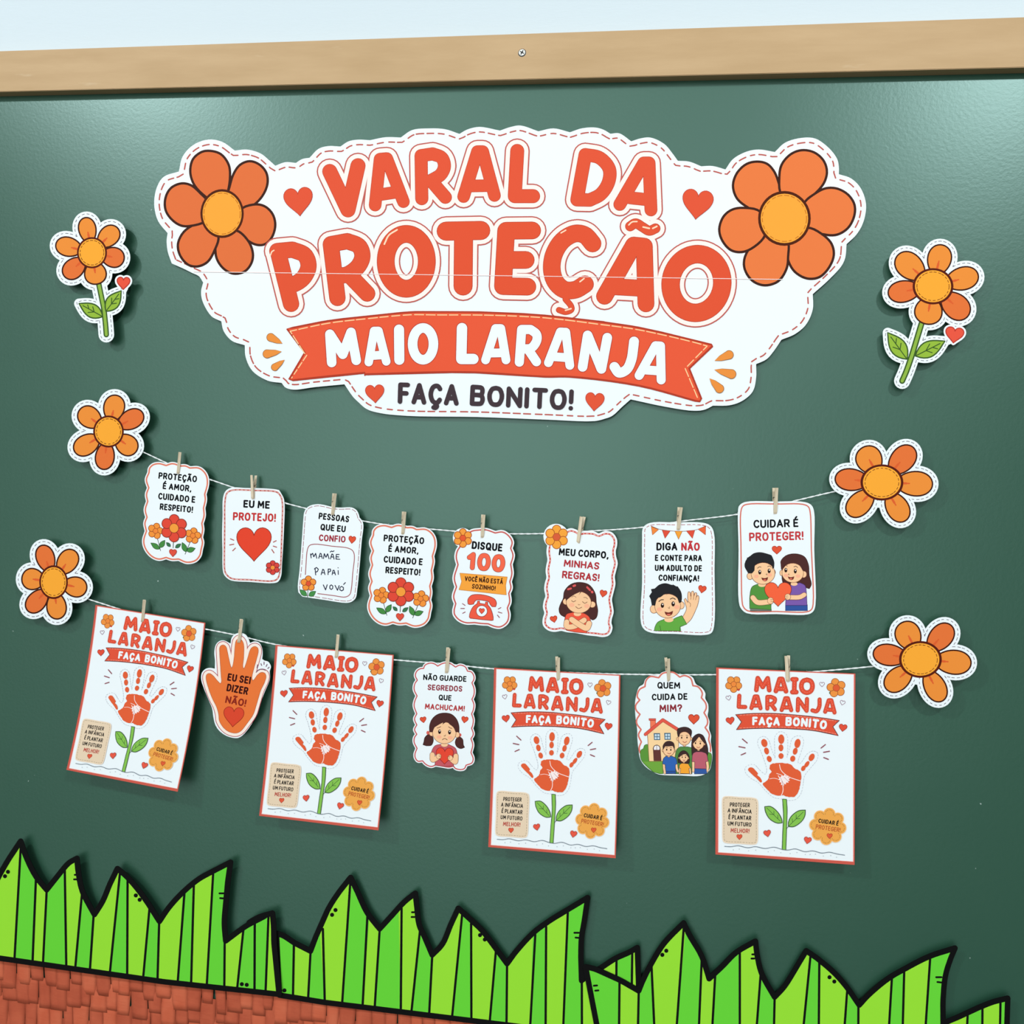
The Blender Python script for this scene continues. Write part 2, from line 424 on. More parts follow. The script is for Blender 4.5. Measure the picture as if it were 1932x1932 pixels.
def leaf_items(b, t, w, fill, line, lw, veins=True):
    q = leaf(b, t, w); it = outlined(q, fill, line, lw)
    if veins:
        P = lambda s, k: (b[0]+(t[0]-b[0])*s-(t[1]-b[1])*k, b[1]+(t[1]-b[1])*s+(t[0]-b[0])*k)
        ls = [[P(.04, 0), P(.84, 0)], [P(.36, 0), P(.5, .14)], [P(.36, 0), P(.55, -.13)], [P(.58, 0), P(.7, .11)]]
        it.append((strokes(ls, lw*.7), line))
    return it
# colours of the prints
BLACK = (14, 15, 20); RED = (223, 88, 58); WINE = (165, 52, 62); ROSE = (196, 92, 84); DKLINE = (70, 38, 28); SKIN = (246, 206, 160); SKINL = (120, 66, 44)
HAIRB = (76, 44, 42); HAIRK = (36, 38, 42); ORANGE = (240, 152, 62); GREEN = (112, 178, 62); LEAFD = (58, 92, 40); CREAM = (254, 244, 238)
# ================================================================ the setting
def slab(name, x0, x1, y0, y1, z0, z1, m, parent=None, bev=0.0, loc=(0, 0, 0)):
    bm = bmesh.new(); box(bm, (x0-loc[0], y0-loc[1], z0-loc[2]), (x1-loc[0], y1-loc[1], z1-loc[2]))
    if bev: bmesh.ops.bevel(bm, geom=bm.edges[:], offset=bev, segments=2, affect='EDGES')
    bmesh.ops.recalc_face_normals(bm, faces=bm.faces[:])
    return mesh_obj(name, bm, m, parent)
FRD = 0.018                                   # how far the rail stands proud of the board
z_top = (wall(0, 97.1, FRD).z+wall(1932, 31, FRD).z)/2; z_low = (wall(0, 173.9, FRD).z+wall(1932, 126, FRD).z)/2
z_bot = wall(0, 1932).z-0.45
w = slab('wall_back', -2.6, 2.6, 0.012, 0.14, 0.0, 3.0, WALLM); w['kind'] = 'structure'
B0 = Vector((0, 0, z_bot))
board = empty('chalkboard', B0, 'large green chalkboard with a raw brown MDF rail along its top', 'chalkboard')
slab('board_panel', -1.9, 1.9, 0.0, 0.011, z_bot, z_low+0.02, BOARD, board, 0, B0)
rail = slab('top_rail', -1.9, 1.9, -FRD, 0.011, z_low, z_top, MDF, board, 0.0008, B0); rail['label'] = 'brown MDF rail with one screw'
p = wall(985, 99.6, FRD)-B0
bm = bmesh.new()
bmesh.ops.create_cone(bm, cap_ends=True, segments=24, radius1=0.0068, radius2=0.0052, depth=0.0012, matrix=Matrix.Translation(p+Vector((0, -0.0006, 0))) @ Matrix.Rotation(PI/2, 4, 'X'))
s_ = mesh_obj('screw', bm, STEEL, rail); s_['label'] = 'countersunk cross-head screw'
bm = bmesh.new()
for a in (.5, .5+PI/2):
    b2 = bmesh.new(); box(b2, (-.0036, -.0003, -.0007), (.0036, .0003, .0007)); b2.transform(Matrix.Translation(p+Vector((0, -.0014, 0))) @ Matrix.Rotation(a, 4, 'Y'))
    me = bpy.data.meshes.new('t'); b2.to_mesh(me); b2.free(); bm.from_mesh(me); bpy.data.meshes.remove(me)
# shade of the cross slot, laid as dark bars on the screw head
SLOT_SHADE = mat('slot_shade', (.03, .03, .03), .7, .2)
for f in bm.faces: f.material_index = 0
me = s_.data; me.materials.append(SLOT_SHADE); base_bm = bmesh.new(); base_bm.from_mesh(me); nf = len(base_bm.faces)
t_ = bpy.data.meshes.new('t'); bm.to_mesh(t_); bm.free(); base_bm.from_mesh(t_); bpy.data.meshes.remove(t_)
base_bm.faces.ensure_lookup_table()
for i in range(nf, len(base_bm.faces)): base_bm.faces[i].material_index = 1
base_bm.to_mesh(me); base_bm.free()
# ================================================================ the title cut-out
V1, V2, V3 = View(280, 220, .2588), View(700, 220, .2588), View(1150, 220, .2588)
V4, V5, V6 = View(360, 480, .2588), View(640, 500, .2588), View(1050, 480, .2588)
def multi(parts, closed=True):
    """one path through several crops"""
    pts, cor = [], []
    for vw, t in parts:
        for k in t.split():
            c = k[0] == 'c'; pts.append(vw.pt(*map(float, k.lstrip('c').split(',')))); cor.append(c)
    return smooth_path(pts, cor, closed, 5)
cloud = multi([
 (V1, 'c222,400 250,290 330,205 440,167 540,185 c630,248 720,240 820,270 880,318 c925,358 1000,332 c1075,338 1120,310 c1175,300 1240,235 1310,215 c1400,218 1460,180 1530,168 c1615,172 1730,150 c1840,152'),
 (V2, '300,98 420,86 540,92 c645,126 700,95 790,75 c940,102 1020,75 1090,65 c1220,107 1330,86 c1450,114 1540,85 1640,80 1700,98 c1745,125 1810,122'),
 (V3, 'c158,180 230,158 300,153 400,200 460,270 c498,322 580,328 c668,362 750,360 c845,385 900,310 1000,255 1090,240 c1205,258 1280,190 1400,155 1500,160 1600,230 1660,310 1672,370 c1672,420 1760,450 1830,520 1870,640 1850,770 1800,860 c1728,930 1718,1030 1690,1090'),
 (V6, '1990,180 c1868,290 1868,400 1820,510 1740,580 c1640,622 1580,710 1530,765 c1455,800 1455,900 1430,1000 1350,1070 1260,1100 c1140,1103 1080,1132 1000,1140 800,1112 c540,1057 480,1110'),
 (V5, '1990,1100 1932,1122 1860,1138 1500,1127 1000,1108 500,1100 300,1080 200,1050 140,1000 100,960 c38,870'),
 (V4, 'c1120,947 900,968 750,986 690,970 c662,937 560,920 450,850 400,750 c393,662 300,630 240,560 c222,488 150,450 85,340 75,270 c90,205 60,160 10,135'),
 (V1, 'c260,1110 c170,1070 140,980 133,900 c140,850 70,760 42,640 60,520 110,440')])
R0 = wall(960, 520, .004)
title = empty('title_sign', R0, 'big white cloud-shaped title sign with red lettering, between two large orange flowers', 'sign')
T = Sheet(title, lambda y: 0.0035+0.0000105*max(0, y-240), (350, 450, 550, 650, 720))
T.paper([cloud], label='white cloud-edged paper')
T.part('border_stitching', [([p for r in inset(cloud, 9.5, 3) for p in dashes(r, 12, 8, 2.8)], (186, 96, 88))])
def big_flower(vw, c, petals, fill, side):
    fl = T.part('printed_flower', [([vw.E(c[0], c[1], c[2]*1.02, c[3]*1.02)], (70, 30, 18))], label='large orange six-petalled flower at the %s end of the sign' % side)
    for t in petals:
        q = vw.P(t); T.part('petal', outlined(q, fill, (62, 34, 26), 4.6), parent=fl)
    ctr = vw.E(c[0], c[1], c[2], c[3], n=40)
    d = [p for r in [vw.E(c[0], c[1], c[2]*.84, c[3]*.84, n=60)] for p in dashes(r+[r[0]], 7, 5.5, 1.6)]
    T.part('flower_centre', [([ctr], (78, 34, 16)), ([vw.E(c[0], c[1], c[2]*.90, c[3]*.90, n=40)], (245, 170, 62)), (d, (196, 118, 34))], parent=fl)
big_flower(V1, (537, 707, 158, 178), [
 '530,650 400,570 330,490 305,400 325,310 390,257 455,250 530,275 585,350 595,440 575,560',
 '575,600 592,510 622,415 670,350 740,325 810,350 860,410 868,490 830,580 760,650 670,690',
 '670,680 780,640 850,655 905,710 925,790 900,880 850,930 790,935 720,900 640,820',
 '505,860 488,960 500,1040 550,1110 620,1145 700,1130 750,1070 762,1000 730,910 640,830',
 '510,870 480,980 430,1060 360,1092 290,1080 230,1010 215,930 250,850 310,800 420,760',
 '420,755 320,795 240,795 170,750 125,680 125,590 165,520 240,487 310,500 380,560 430,620'], (222, 116, 64), 'left')
big_flower(V3, (1275, 742, 192, 200), [
 '1250,580 1232,480 1200,400 1150,345 1080,328 1000,345 930,410 900,500 925,590 990,650 1110,700',
 '1255,570 1238,440 1255,350 1320,275 1400,245 1490,260 1560,320 1585,400 1565,480 1500,560 1410,630',
 '1415,640 1500,560 1580,522 1660,525 1740,570 1785,640 1785,720 1740,810 1660,860 1570,860 1440,810',
 '1440,810 1560,865 1620,930 1635,1010 1600,1100 1530,1170 1440,1180 1350,1130 1300,1040 1288,900',
 '1295,905 1302,1020 1290,1110 1230,1200 1130,1230 1040,1195 985,1110 985,1030 1030,950 1140,870',
 '1135,860 1030,965 950,988 880,970 820,900 800,820 830,730 890,680 970,665 1100,695'], (230, 126, 68), 'right')
def word(name, letters, layers, label):
    """letters: list of (stroke lines, width); layers: (extra width, colour)"""
    it = [([p for ls, wd in letters for l in ls for p in stroke(l, max(.6, wd+e))], c) for e, c in layers]
    return T.part(name, it, label)
k = .2588
A_ = lambda vw, t, w: ([[vw.pt(*map(float, q.split(','))) for q in s.split()] for s in t.split('|')], w*k)
Sm = lambda vw, t, w: ([vw.S(s, 9) for s in t.split('|')], w*k)
varal = [A_(V1, '1322,400 1455,680 1528,358', 104), A_(V2, '66,310 30,645|66,310 115,306 236,620|72,568 170,553', 86),
 (Sm(V2, 'c365,285 c370,598', 98)[0]+Sm(V2, 'c365,285 c450,272 515,300 535,360 510,420 430,470', 98)[0]+A_(V2, '440,470 542,588', 98)[0], 90*k),
 A_(V2, '675,583 776,255 814,255 900,575|720,506 865,503', 86), A_(V2, '1066,250 1048,580 1182,580', 96)]
da = [(Sm(V2, 'c1562,278 c1502,606', 98)[0]+Sm(V2, 'c1562,278 1665,300 1736,380 1732,475 1675,565 c1595,608 c1502,606', 98)[0], 92*k), A_(V3, '75,640 250,338 288,338 302,680|150,592 300,608', 88)]
prot = [(A_(V1, '945,985 1040,1365', 122)[0]+Sm(V1, 'c940,980 c1050,970 1140,1010 1167,1090 1132,1172 1070,1218 c1030,1228', 118)[0], 112*k),
 (A_(V1, '1330,930 1378,1322', 122)[0]+Sm(V1, 'c1330,930 c1450,908 1535,945 1560,1015 1530,1090 1450,1150 c1370,1160', 118)[0]+A_(V1, '1460,1150 1595,1290', 122)[0], 112*k),
 ([V2.E(257, 1055, 150, 200, 0, 40)+[V2.pt(407, 1055)]], 123*k), A_(V2, '548,835 800,830|675,850 671,1235', 132),
 A_(V2, '1175,830 985,832 962,1236 1140,1240|980,1045 1128,1045', 122),
 Sm(V2, '1615,925 1560,865 1490,852 1400,900 1335,1000 1318,1110 1345,1205 1410,1262 1490,1262 1560,1222', 122),
 A_(V6, '350,305 562,-68 640,-60 652,360|430,236 645,248', 116), ([V6.E(1020, 212, 188, 215, .16, 40)+[V6.E(1020, 212, 188, 215, .16, 40)[0]]], 128*k)]
tilde = Sm(V3, '150,800 190,778 240,805 290,832 335,815', 66); ced = Sm(V5, '1650,250 1690,300 1692,325 1650,342 1602,328', 38)
allw = varal+da+prot+[tilde, ced]
LINE = (190, 98, 90)
T.part('letter_outline', [([p for ls, wd in allw for l in ls for p in stroke(l, wd+22.6)], LINE), ([p for ls, wd in allw for l in ls for p in stroke(l, wd+17.6)], CREAM)], 'cream halo with a thin red line around the lettering')
holes = [V1.L('975,1000 1060,1005 1130,1050 1130,1140 1080,1190 1010,1200'), V1.L('1350,930 1470,930 1540,990 1520,1090 1440,1130 1370,1130'), V2.L('1600,300 1665,320 1715,400 1705,490 1650,570 1560,600'), V2.L('390,290 460,290 510,350 490,420 430,450 390,440')]
for q in holes: T.part('letter_counter', [([q], PAPER)])
word('lettering', varal, [(1.6, (178, 62, 44)), (0, RED)], 'red word VARAL')
word('lettering', da, [(1.6, (178, 62, 44)), (0, RED)], 'red word DA')
word('lettering', prot+[tilde, ced], [(1.8, (172, 56, 40)), (0, (222, 86, 54))], 'large red word PROTEÇÃO')
hl = (255, 222, 190)
for vw, t, w_ in ((V2, '97,930 130,865 190,825', 3), (V2, '1385,848 1420,828', 2.4), (V1, '890,1010 900,985 915,975', 2.4), (V3, '140,790 165,768 200,765', 2.6), (V3, '245,805 290,815', 3), (V5, '1650,330 1690,318', 3), (V5, '1755,122 1785,98', 2.6), (V3, '315,815 345,800', 3)):
    T.part('letter_highlight', [(stroke(vw.S(t), w_), hl)])
for c, w_, h_, r_ in ((V1.pt(1095, 622), 208, 205, -.1), (V3.pt(640, 642), 222, 215, .12), (V5.pt(260, 940), 134, 130, -.06), (V6.pt(278, 1076), 134, 132, .08)):
    q = heart(c, w_*k, h_*k, r_); T.part('printed_heart', [([q]+stroke(q, 1.6, True), (190, 70, 56)), ([shrink(q, .4)], RED)], 'red heart')
rib = multi([(V4, 'c700,545 c740,532 1000,482 1270,450 1600,418'), (V5, '700,338 1100,343 1500,365 1932,413'), (V6, '300,485 600,530 1000,622 c1130,655 c1138,672 c970,832 c1058,1050 c1045,1074 c1010,1070 600,960 100,895'),
 (V5, '1500,817 1000,786 700,785 c190,800'), (V4, 'c1268,882 c1268,866 1000,892 c745,920 c715,908 c828,716')])
rb = T.part('printed_ribbon', [([rib]+stroke(rib, 2, True), (176, 62, 42)), ([shrink(rib, 2.6)], (229, 92, 60))], 'red printed ribbon with swallow-tail ends')
ins = multi([(V4, 'c830,722 c724,560 1000,502 1270,470 1600,440'), (V5, '700,364 1100,366 1500,385'), (V6, '300,508 600,550 1000,640 c1098,668 c938,832 c1030,1050')], False)
T.part('ribbon_stitching', [(dashes(ins, 17, 5, 1.9), (255, 214, 160)), (dashes(V4.L('845,735 735,900'), 11, 5, 1.9), (255, 214, 160))], parent=rb)
maio = [A_(V4, '1027,788 1014,582 1108,728 1168,568 1206,772', 70), A_(V4, '1297,785 1336,558 1368,558 1425,780|1325,738 1405,732', 62), A_(V4, '1518,548 1520,768', 74), ([V4.E(1693, 652, 76, 116, 0, 36)+[V4.pt(1769, 652)]], 70*k)]
lar = [A_(V5, '895,460 890,685 978,685', 76), A_(V5, '1067,692 1140,463 1178,463 1216,692|1095,642 1195,640', 64),
 (Sm(V5, 'c1330,470 c1313,708', 72)[0]+Sm(V5, 'c1330,470 c1395,470 1438,505 1440,550 1400,605 c1335,612', 70)[0]+A_(V5, '1375,612 1438,705', 72)[0], 67*k),
 A_(V5, '1525,712 1612,488 1652,490 1681,732|1560,668 1670,676', 64), A_(V6, '190,820 227,590 327,835 370,607', 70), Sm(V6, 'c565,635 545,770 510,840 455,862 422,820', 72), A_(V6, '602,882 722,666 758,668 763,915|650,842 760,850', 66)]
word('lettering', maio, [(2.6, (176, 60, 50)), (0, PAPER)], 'white word MAIO on the ribbon')
word('lettering', lar, [(2.6, (176, 60, 50)), (0, PAPER)], 'white word LARANJA on the ribbon')
T.part('lettering', [(ink_of(text('FAÇA', V5.pt(425, 1012), V5.pt(870, 1026), 157*k, .215), 157*k*.215), (66, 56, 62))], 'dark grey word FAÇA')
T.part('lettering', [(ink_of(text('BONITO!', V5.pt(950, 1026), V5.pt(1708, 1062), 155*k, .215), 155*k*.215), (66, 56, 62))], 'dark grey word BONITO!')
for vw, a, b, w_ in ((V4, (583, 605), (668, 650), 58), (V4, (556, 725), (662, 708), 60), (V4, (612, 822), (684, 768), 50), (V6, (1258, 732), (1152, 775), 62), (V6, (1275, 872), (1150, 840), 66), (V6, (1188, 978), (1115, 903), 62)):
    T.part('printed_ray', [([drop(vw.pt(*a), vw.pt(*b), w_*k+1.4)], (150, 100, 60)), ([drop(vw.pt(*a), vw.pt(*b), w_*k-.6)], (232, 148, 66))])
T.part('paper_seam', [(stroke(V4.S('20,126 500,134 1230,150')+V5.S('180,73 900,82 1500,88')+V6.S('430,165 1000,175 1650,182'), 1.1), (250, 240, 238))], 'pale seam where two sheets of the sign join')
# ================================================================ cut-out flowers
YEL, DKO = (233, 146, 60), (225, 118, 58)
def cut_flower(vw, C, rc, tips, label, darker, stem=None, depth=.011, tilt=0.0, g=10.0, group=None):
    c = vw.pt(*C); s = vw.k
    root = empty('paper_flower', wall(c[0], c[1], depth), label, 'paper flower', group)
    y0 = c[1]; F = Sheet(root, lambda y: depth+tilt*(y-y0), (y0-60, y0, y0+60, y0+120))
    pet = []
    for tx, ty, hw in tips:
        t = vw.pt(tx, ty); dx, dy = t[0]-c[0], t[1]-c[1]; L = math.hypot(dx, dy); a = math.atan2(dy, dx)
        q = []; gq = []; gd = []
        for i in range(36):
            th = 2*PI*i/36; x = L*.63+L*.365*math.cos(th); bb = hw*s*(1+.10*math.cos(th))
            y = bb*math.sin(th)
            nx, ny = math.cos(th)/(L*.365), math.sin(th)/bb; nl = math.hypot(nx, ny)
            rot = lambda e: (c[0]+(x+nx/nl*e)*math.cos(a)-(y+ny/nl*e)*math.sin(a), c[1]+(x+nx/nl*e)*math.sin(a)+(y+ny/nl*e)*math.cos(a))
            q.append(rot(-1.4)); gq.append(rot(g)); gd.append(rot(g-4.6))
        pet.append((q, gq, gd))
    back = [x[1] for x in pet]+[disc(c, rc[0]*s*1.2, 24)]; dsh = [x[2] for x in pet]; extra = []
    if stem:
        st = vw.S(stem['path']); lv = [leaf(vw.pt(*b), vw.pt(*t), w*s) for b, t, w in stem['leaves']]
        hc, hw_, hh, hr = stem['heart']; hq = heart(vw.pt(*hc), hw_*s, hh*s, hr)
        back += stroke(st, stem['w']*s+2*g*.95)+[p for q in lv for p in grow(q, g*.95)]+grow(hq, 4.4)+stroke(vw.L(stem['neck']), 17)
        dsh = dsh+[st2 for st2 in [stroke_outline(st, stem['w']*s/2+g-4.6)]]+[outl(q, g-4.8) for q in lv]
    F.paper(back, label='white cut-out backing with a stitched edge')
    runs = union_runs(dsh)
    F.part('border_stitching', [([p for r in runs for p in dashes(r, 4.6, 4.6, 1.15)], (96, 92, 104))])
    if stem:
        F.part('flower_stem', [(stroke(st, stem['w']*s), LEAFD), (stroke(st, stem['w']*s*.52), (140, 184, 72))])
        for b, t, w in stem['leaves']: F.part('leaf', leaf_items(vw.pt(*b), vw.pt(*t), w*s, (146, 188, 64), LEAFD, 2.6))
        F.part('printed_heart', [([hq]+stroke(hq, 2.2, True), (186, 60, 48)), ([shrink(hq, 1)], (228, 88, 66))], 'small red heart')
    for i, (q, gq, gd) in enumerate(pet):
        col = DKO if i in darker else YEL; tx, ty, hw = tips[i]; t = vw.pt(tx, ty)
        dx, dy = t[0]-c[0], t[1]-c[1]; L = math.hypot(dx, dy); rr = (rc[0]+rc[1])/2*s/L
        m = [(c[0]+dx*f, c[1]+dy*f) for f in (rr*.95, rr+.09, rr+.15)]
        F.part('petal', [([q]+stroke(q, 2.8, True), (62, 26, 16)), ([shrink(q, 1.4)], col), (stroke(m[:2], 4.2)+stroke(m[1:], 2.6), (218, 98, 48))])
    n = 44; el = lambda f: [(c[0]+rc[0]*s*f*math.cos(2*PI*i/n), c[1]+rc[1]*s*f*math.sin(2*PI*i/n)) for i in range(n)]
    d = el(.79); F.part('flower_centre', [([el(1)], (86, 28, 14)), ([el(.885)], (246, 172, 56)), (dashes(d+[d[0]], 4.4, 3.6, 1.3), (120, 66, 20))])
    return root
def outl(q, e):
    return shrink(q, -e)
def stroke_outline(st, r):
    up, dn = [], []; n = len(st)
    for i in range(n):
        a, b = st[max(0, i-1)], st[min(n-1, i+1)]; l = math.hypot(b[0]-a[0], b[1]-a[1]); nx, ny = -(b[1]-a[1])/l*r, (b[0]-a[0])/l*r
        up.append((st[i][0]+nx, st[i][1]+ny)); dn.append((st[i][0]-nx, st[i][1]-ny))
    a, b = st[-2], st[-1]; ang = math.atan2(b[1]-a[1], b[0]-a[0])
    cap = [(b[0]+r*math.cos(ang+PI/2-PI*i/8), b[1]+r*math.sin(ang+PI/2-PI*i/8)) for i in range(1, 8)]
    return up+cap+dn[::-1]
F1, F2 = View(80, 380, .14493), View(1640, 440, .15524)
C1, C2, C3, C4, C5 = View(110, 720, .18634), View(410, 880, .15528), View(680, 960, .16563), View(1000, 960, .19669), View(1370, 820, .21739)
L1, L2, L3, L4, L5, L6, L7, L8 = View(20, 1000, .19669), View(110, 1120, .19672), View(370, 1150, .12945), View(760, 1220, .12422), View(1340, 1230, .1501), View(1340, 1420, .1501), View(1180, 1230, .1294), View(1620, 1140, .16149)
cut_flower(F1, (645, 668), (195, 203), [(553, 200, 122), (985, 335, 135), (1074, 760, 138), (713, 1088, 150), (278, 985, 135), (165, 548, 132)],
 'tall paper flower with a stem, left of the title sign, small heart on its leaf', (2, 4),
 dict(path='735,1080 770,1250 800,1400 820,1580 832,1735', w=72, leaves=[((785, 1500), (478, 1330), 175), ((828, 1430), (1025, 1165), 175)], heart=((1055, 1068), 165, 160, .03), neck='1020,1190 1058,1120'), .017)
cut_flower(F2, (775, 645), (248, 220), [(895, 132, 152), (1335, 500, 146), (1205, 1020, 158), (690, 1115, 175), (220, 742, 138), (335, 262, 160)],
 'tall paper flower with a stem, right of the title sign, small heart on its leaf', (2, 4),
 dict(path='635,1100 590,1250 520,1480 450,1680 400,1795', w=74, leaves=[((458, 1530), (225, 1210), 195), ((562, 1492), (918, 1312), 190)], heart=((1035, 1240), 220, 190, .14), neck='935,1310 1000,1280'), .014)
cut_flower(C1, (508, 505), (155, 162), [(595, 130, 112), (865, 315, 104), (795, 715, 110), (452, 898, 102), (158, 715, 108), (208, 280, 112)],
 'round paper flower at the left end of the upper string', (1, 3), None, .016, group='flowers at the string ends')
cut_flower(L1, (412, 500), (137, 162), [(292, 140, 94), (620, 192, 102), (738, 570, 102), (455, 862, 100), (162, 785, 96), (100, 455, 108)],
 'round paper flower at the left end of the lower string', (0, 4), None, .017, group='flowers at the string ends')
cut_flower(C5, (1352, 415), (186, 157), [(1180, 105, 118), (1630, 105, 108), (1800, 432, 112), (1560, 755, 102), (1055, 700, 102), (938, 378, 100)],
 'round paper flower at the right end of the upper string', (1, 5), None, .017, group='flowers at the string ends')
cut_flower(L8, (722, 645), (250, 215), [(500, 205, 155), (1090, 240, 140), (1325, 695, 148), (985, 1140, 132), (315, 1000, 138), (160, 565, 132)],
 'round paper flower at the right end of the lower string', (1, 5), None, .020, group='flowers at the string ends')
# ================================================================ strings
def string_line(pts, label):
    p3 = [wall(x, y, .0128) for x, y in smooth_path(pts, [False]*len(pts), False, 8)]
    root = empty('string', p3[0], label, 'string', 'strings across the board')
    L = 0.0; acc = [0.0]
    for a, b in zip(p3, p3[1:]): L += (b-a).length; acc.append(L)
    n = int(L/.0022); ctr = []
    j = 0
    for i in range(n+1):
        d = L*i/n
        while j < len(acc)-2 and acc[j+1] < d: j += 1
        f = (d-acc[j])/max(1e-9, acc[j+1]-acc[j]); ctr.append(p3[j].lerp(p3[j+1], min(1, f)))
    random.seed(5)
    for ph in (0, PI):
        bm = bmesh.new(); rings = []
        for i, c in enumerate(ctr):
            t = (ctr[min(n, i+1)]-ctr[max(0, i-1)]).normalized(); s1 = t.cross(Vector((0, 1, 0))).normalized(); s2 = Vector((0, 1, 0))
            a = ph+i*.6; o = c+(s1*math.cos(a)+s2*math.sin(a))*.00045*(1+.2*random.uniform(-1, 1))-root.location
            rings.append([bm.verts.new(o+(s1*math.cos(2*PI*k/6)+s2*math.sin(2*PI*k/6))*.00088) for k in range(6)])
        for a, b in zip(rings, rings[1:]):
            for q in range(6): bm.faces.new((a[q], a[(q+1) % 6], b[(q+1) % 6], b[q]))
        bm.faces.new(rings[0]); bm.faces.new(rings[-1][::-1]); bmesh.ops.recalc_face_normals(bm, faces=bm.faces[:])
        mesh_obj('strand', bm, STRING, root, True)
    # a few loose fibres
    bm = bmesh.new()
    for i in range(0, n, 29):
        c = ctr[i]-root.location; a = random.uniform(.6, 2.4); e = c+Vector((math.cos(a)*.003, -.001, math.sin(a)*.0035))
        f = Vector((.00018, 0, .00008)); bm.faces.new([bm.verts.new(x) for x in (c-f, c+f, e+f*.5, e-f*.5)])
    mesh_obj('loose_fibre', bm, STRING, root)
string_line([(240, 840), (268, 852), (338, 884), (400, 906), (478, 932), (580, 960), (630, 970), (690, 984), (761, 994), (820, 999), (911, 1006), (1020, 1007), (1097, 1003), (1212, 995), (1282, 984), (1394, 970), (1462, 954), (1572, 928), (1600, 922)],
 'white twisted string of the upper row, sagging between two paper flowers')
string_line([(140, 1122), (165, 1130), (235, 1152), (300, 1170), (388, 1187), (453, 1200), (520, 1216), (636, 1232), (745, 1245), (844, 1253), (932, 1262), (1050, 1268), (1170, 1272), (1259, 1273), (1350, 1273), (1485, 1270), (1540, 1267), (1640, 1258), (1670, 1254)],
 'white twisted string of the lower row, sagging between two paper flowers')
# ================================================================ clothespins
def jaw_bm(front, W, H):
    """one wooden half: side profile in the (depth, height) plane, pushed out to the width of the pin; the string passes at height 0"""
    s = -1 if front else 1
    prof = [(.0004, -.46*H), (.0016, -.50*H), (.0030, -.42*H), (.0040, -.10*H), (.0044, .12*H), (.0058, .50*H), (.0046, .50*H), (.0020, .16*H), (.0010, .10*H), (.0022, .04*H), (.0008, -.02*H), (.0003, -.20*H)]
    bm = bmesh.new(); a = [bm.verts.new((-W/2, s*y, z)) for y, z in prof]; b = [bm.verts.new((W/2, s*y, z)) for y, z in prof]
    n = len(prof); bm.faces.new(a); bm.faces.new(b[::-1])
    for i in range(n): bm.faces.new((a[i], a[(i+1) % n], b[(i+1) % n], b[i]))
    bmesh.ops.recalc_face_normals(bm, faces=bm.faces[:])
    bmesh.ops.bevel(bm, geom=[e for e in bm.edges], offset=.00025, segments=1, affect='EDGES')
    return bm
def spring_bm(W, H):
    bm = bmesh.new(); path = []
    for i in range(33):
        a = 2*PI*2*i/32; path.append(Vector((-W/2*1.05+W*1.05*i/32, .0016*math.cos(a), .10*H+.0016*math.sin(a))))
    path = [Vector((-W/2*1.05, -.0046, .14*H)), Vector((-W/2*1.05, -.003, .13*H))]+path+[Vector((W/2*1.05, .003, .13*H)), Vector((W/2*1.05, .0046, .14*H))]
    rings = []
    for i, c in enumerate(path):
        t = (path[min(len(path)-1, i+1)]-path[max(0, i-1)]).normalized(); s1 = t.cross(Vector((.3, .5, 1))).normalized(); s2 = t.cross(s1)
        rings.append([bm.verts.new(c+(s1*math.cos(2*PI*q/6)+s2*math.sin(2*PI*q/6))*.00038) for q in range(6)])
    for a, b in zip(rings, rings[1:]):
        for q in range(6): bm.faces.new((a[q], a[(q+1) % 6], b[(q+1) % 6], b[q]))
    bmesh.ops.recalc_face_normals(bm, faces=bm.faces[:]); return bm
PIN = None
def clothespin(top, bot, yaw, what):
    global PIN
    c = wall((top[0]+bot[0])/2, (top[1]+bot[1])/2, .0146); a, b = wall(*top, .0146), wall(*bot, .0146)
    H = (a-b).length; lean = math.atan2(a.x-b.x, a.z-b.z)
    if PIN is None:
        root = empty('clothespin', c, '', 'clothespin', 'clothespins on the strings')
        fj = mesh_obj('jaw', jaw_bm(True, 0.0046, .036), WOOD, root); bj = mesh_obj('jaw', jaw_bm(False, 0.0046, .036), WOOD, root)
        sp = mesh_obj('spring', spring_bm(0.0046, .036), STEEL, root, True)
        PIN = (root, [fj, bj, sp])
    else:
        root = PIN[0].copy(); COL.objects.link(root)
        for ch in PIN[1]:
            q = ch.copy(); COL.objects.link(q); q.parent = root
    root.location = c; root.rotation_euler = (0, lean, math.radians(yaw*1.35)); root.scale = (1, 1, 1)
    k_ = H/.036; root.scale = (k_, 1, k_)
    root['label'] = 'small wooden clothespin holding '+what
    return root
# ================================================================ hanging cards
def card(name, label, cat, top, depth0=.0150, lift=.003, y0=0, y1=1, group='cards on the strings', warp=None, n=4):
    root = empty(name, wall(top[0], top[1], depth0), label, cat, group)
    ks = [y0+(y1-y0)*i/n for i in range(n+1)]; ds = [depth0+lift*(i/n)**1.5 for i in range(n+1)]
    def dep(y):
        t = (y-y0)/(y1-y0)*n
        if t <= 0: return ds[0]
        i = min(n-1, int(t)); return ds[i]+(ds[i+1]-ds[i])*(t-i)
    return Sheet(root, dep, ks[:-1], warp)
def line_text(S, vw, s, a, b, h, col, wt=.2, parent=None, label=None):
    t = text(s, vw.pt(*a), vw.pt(*b), h*vw.k, wt); return S.part('lettering', [(ink_of(t, h*vw.k*wt), col)], label, parent)
def p_heart(S, vw, c, w, h=None, rot=0, col=RED, line=(176, 56, 46), lw=1.3):
    q = heart(vw.pt(*c), w*vw.k, (h or w)*vw.k, rot); return S.part('printed_heart', [([q]+stroke(q, lw, True), line), ([shrink(q, lw*.4)], col)])
def p_rays(S, vw, lines, w, col):
    for l in lines: S.part('printed_ray', [(stroke(vw.L(l), w*vw.k), col)])
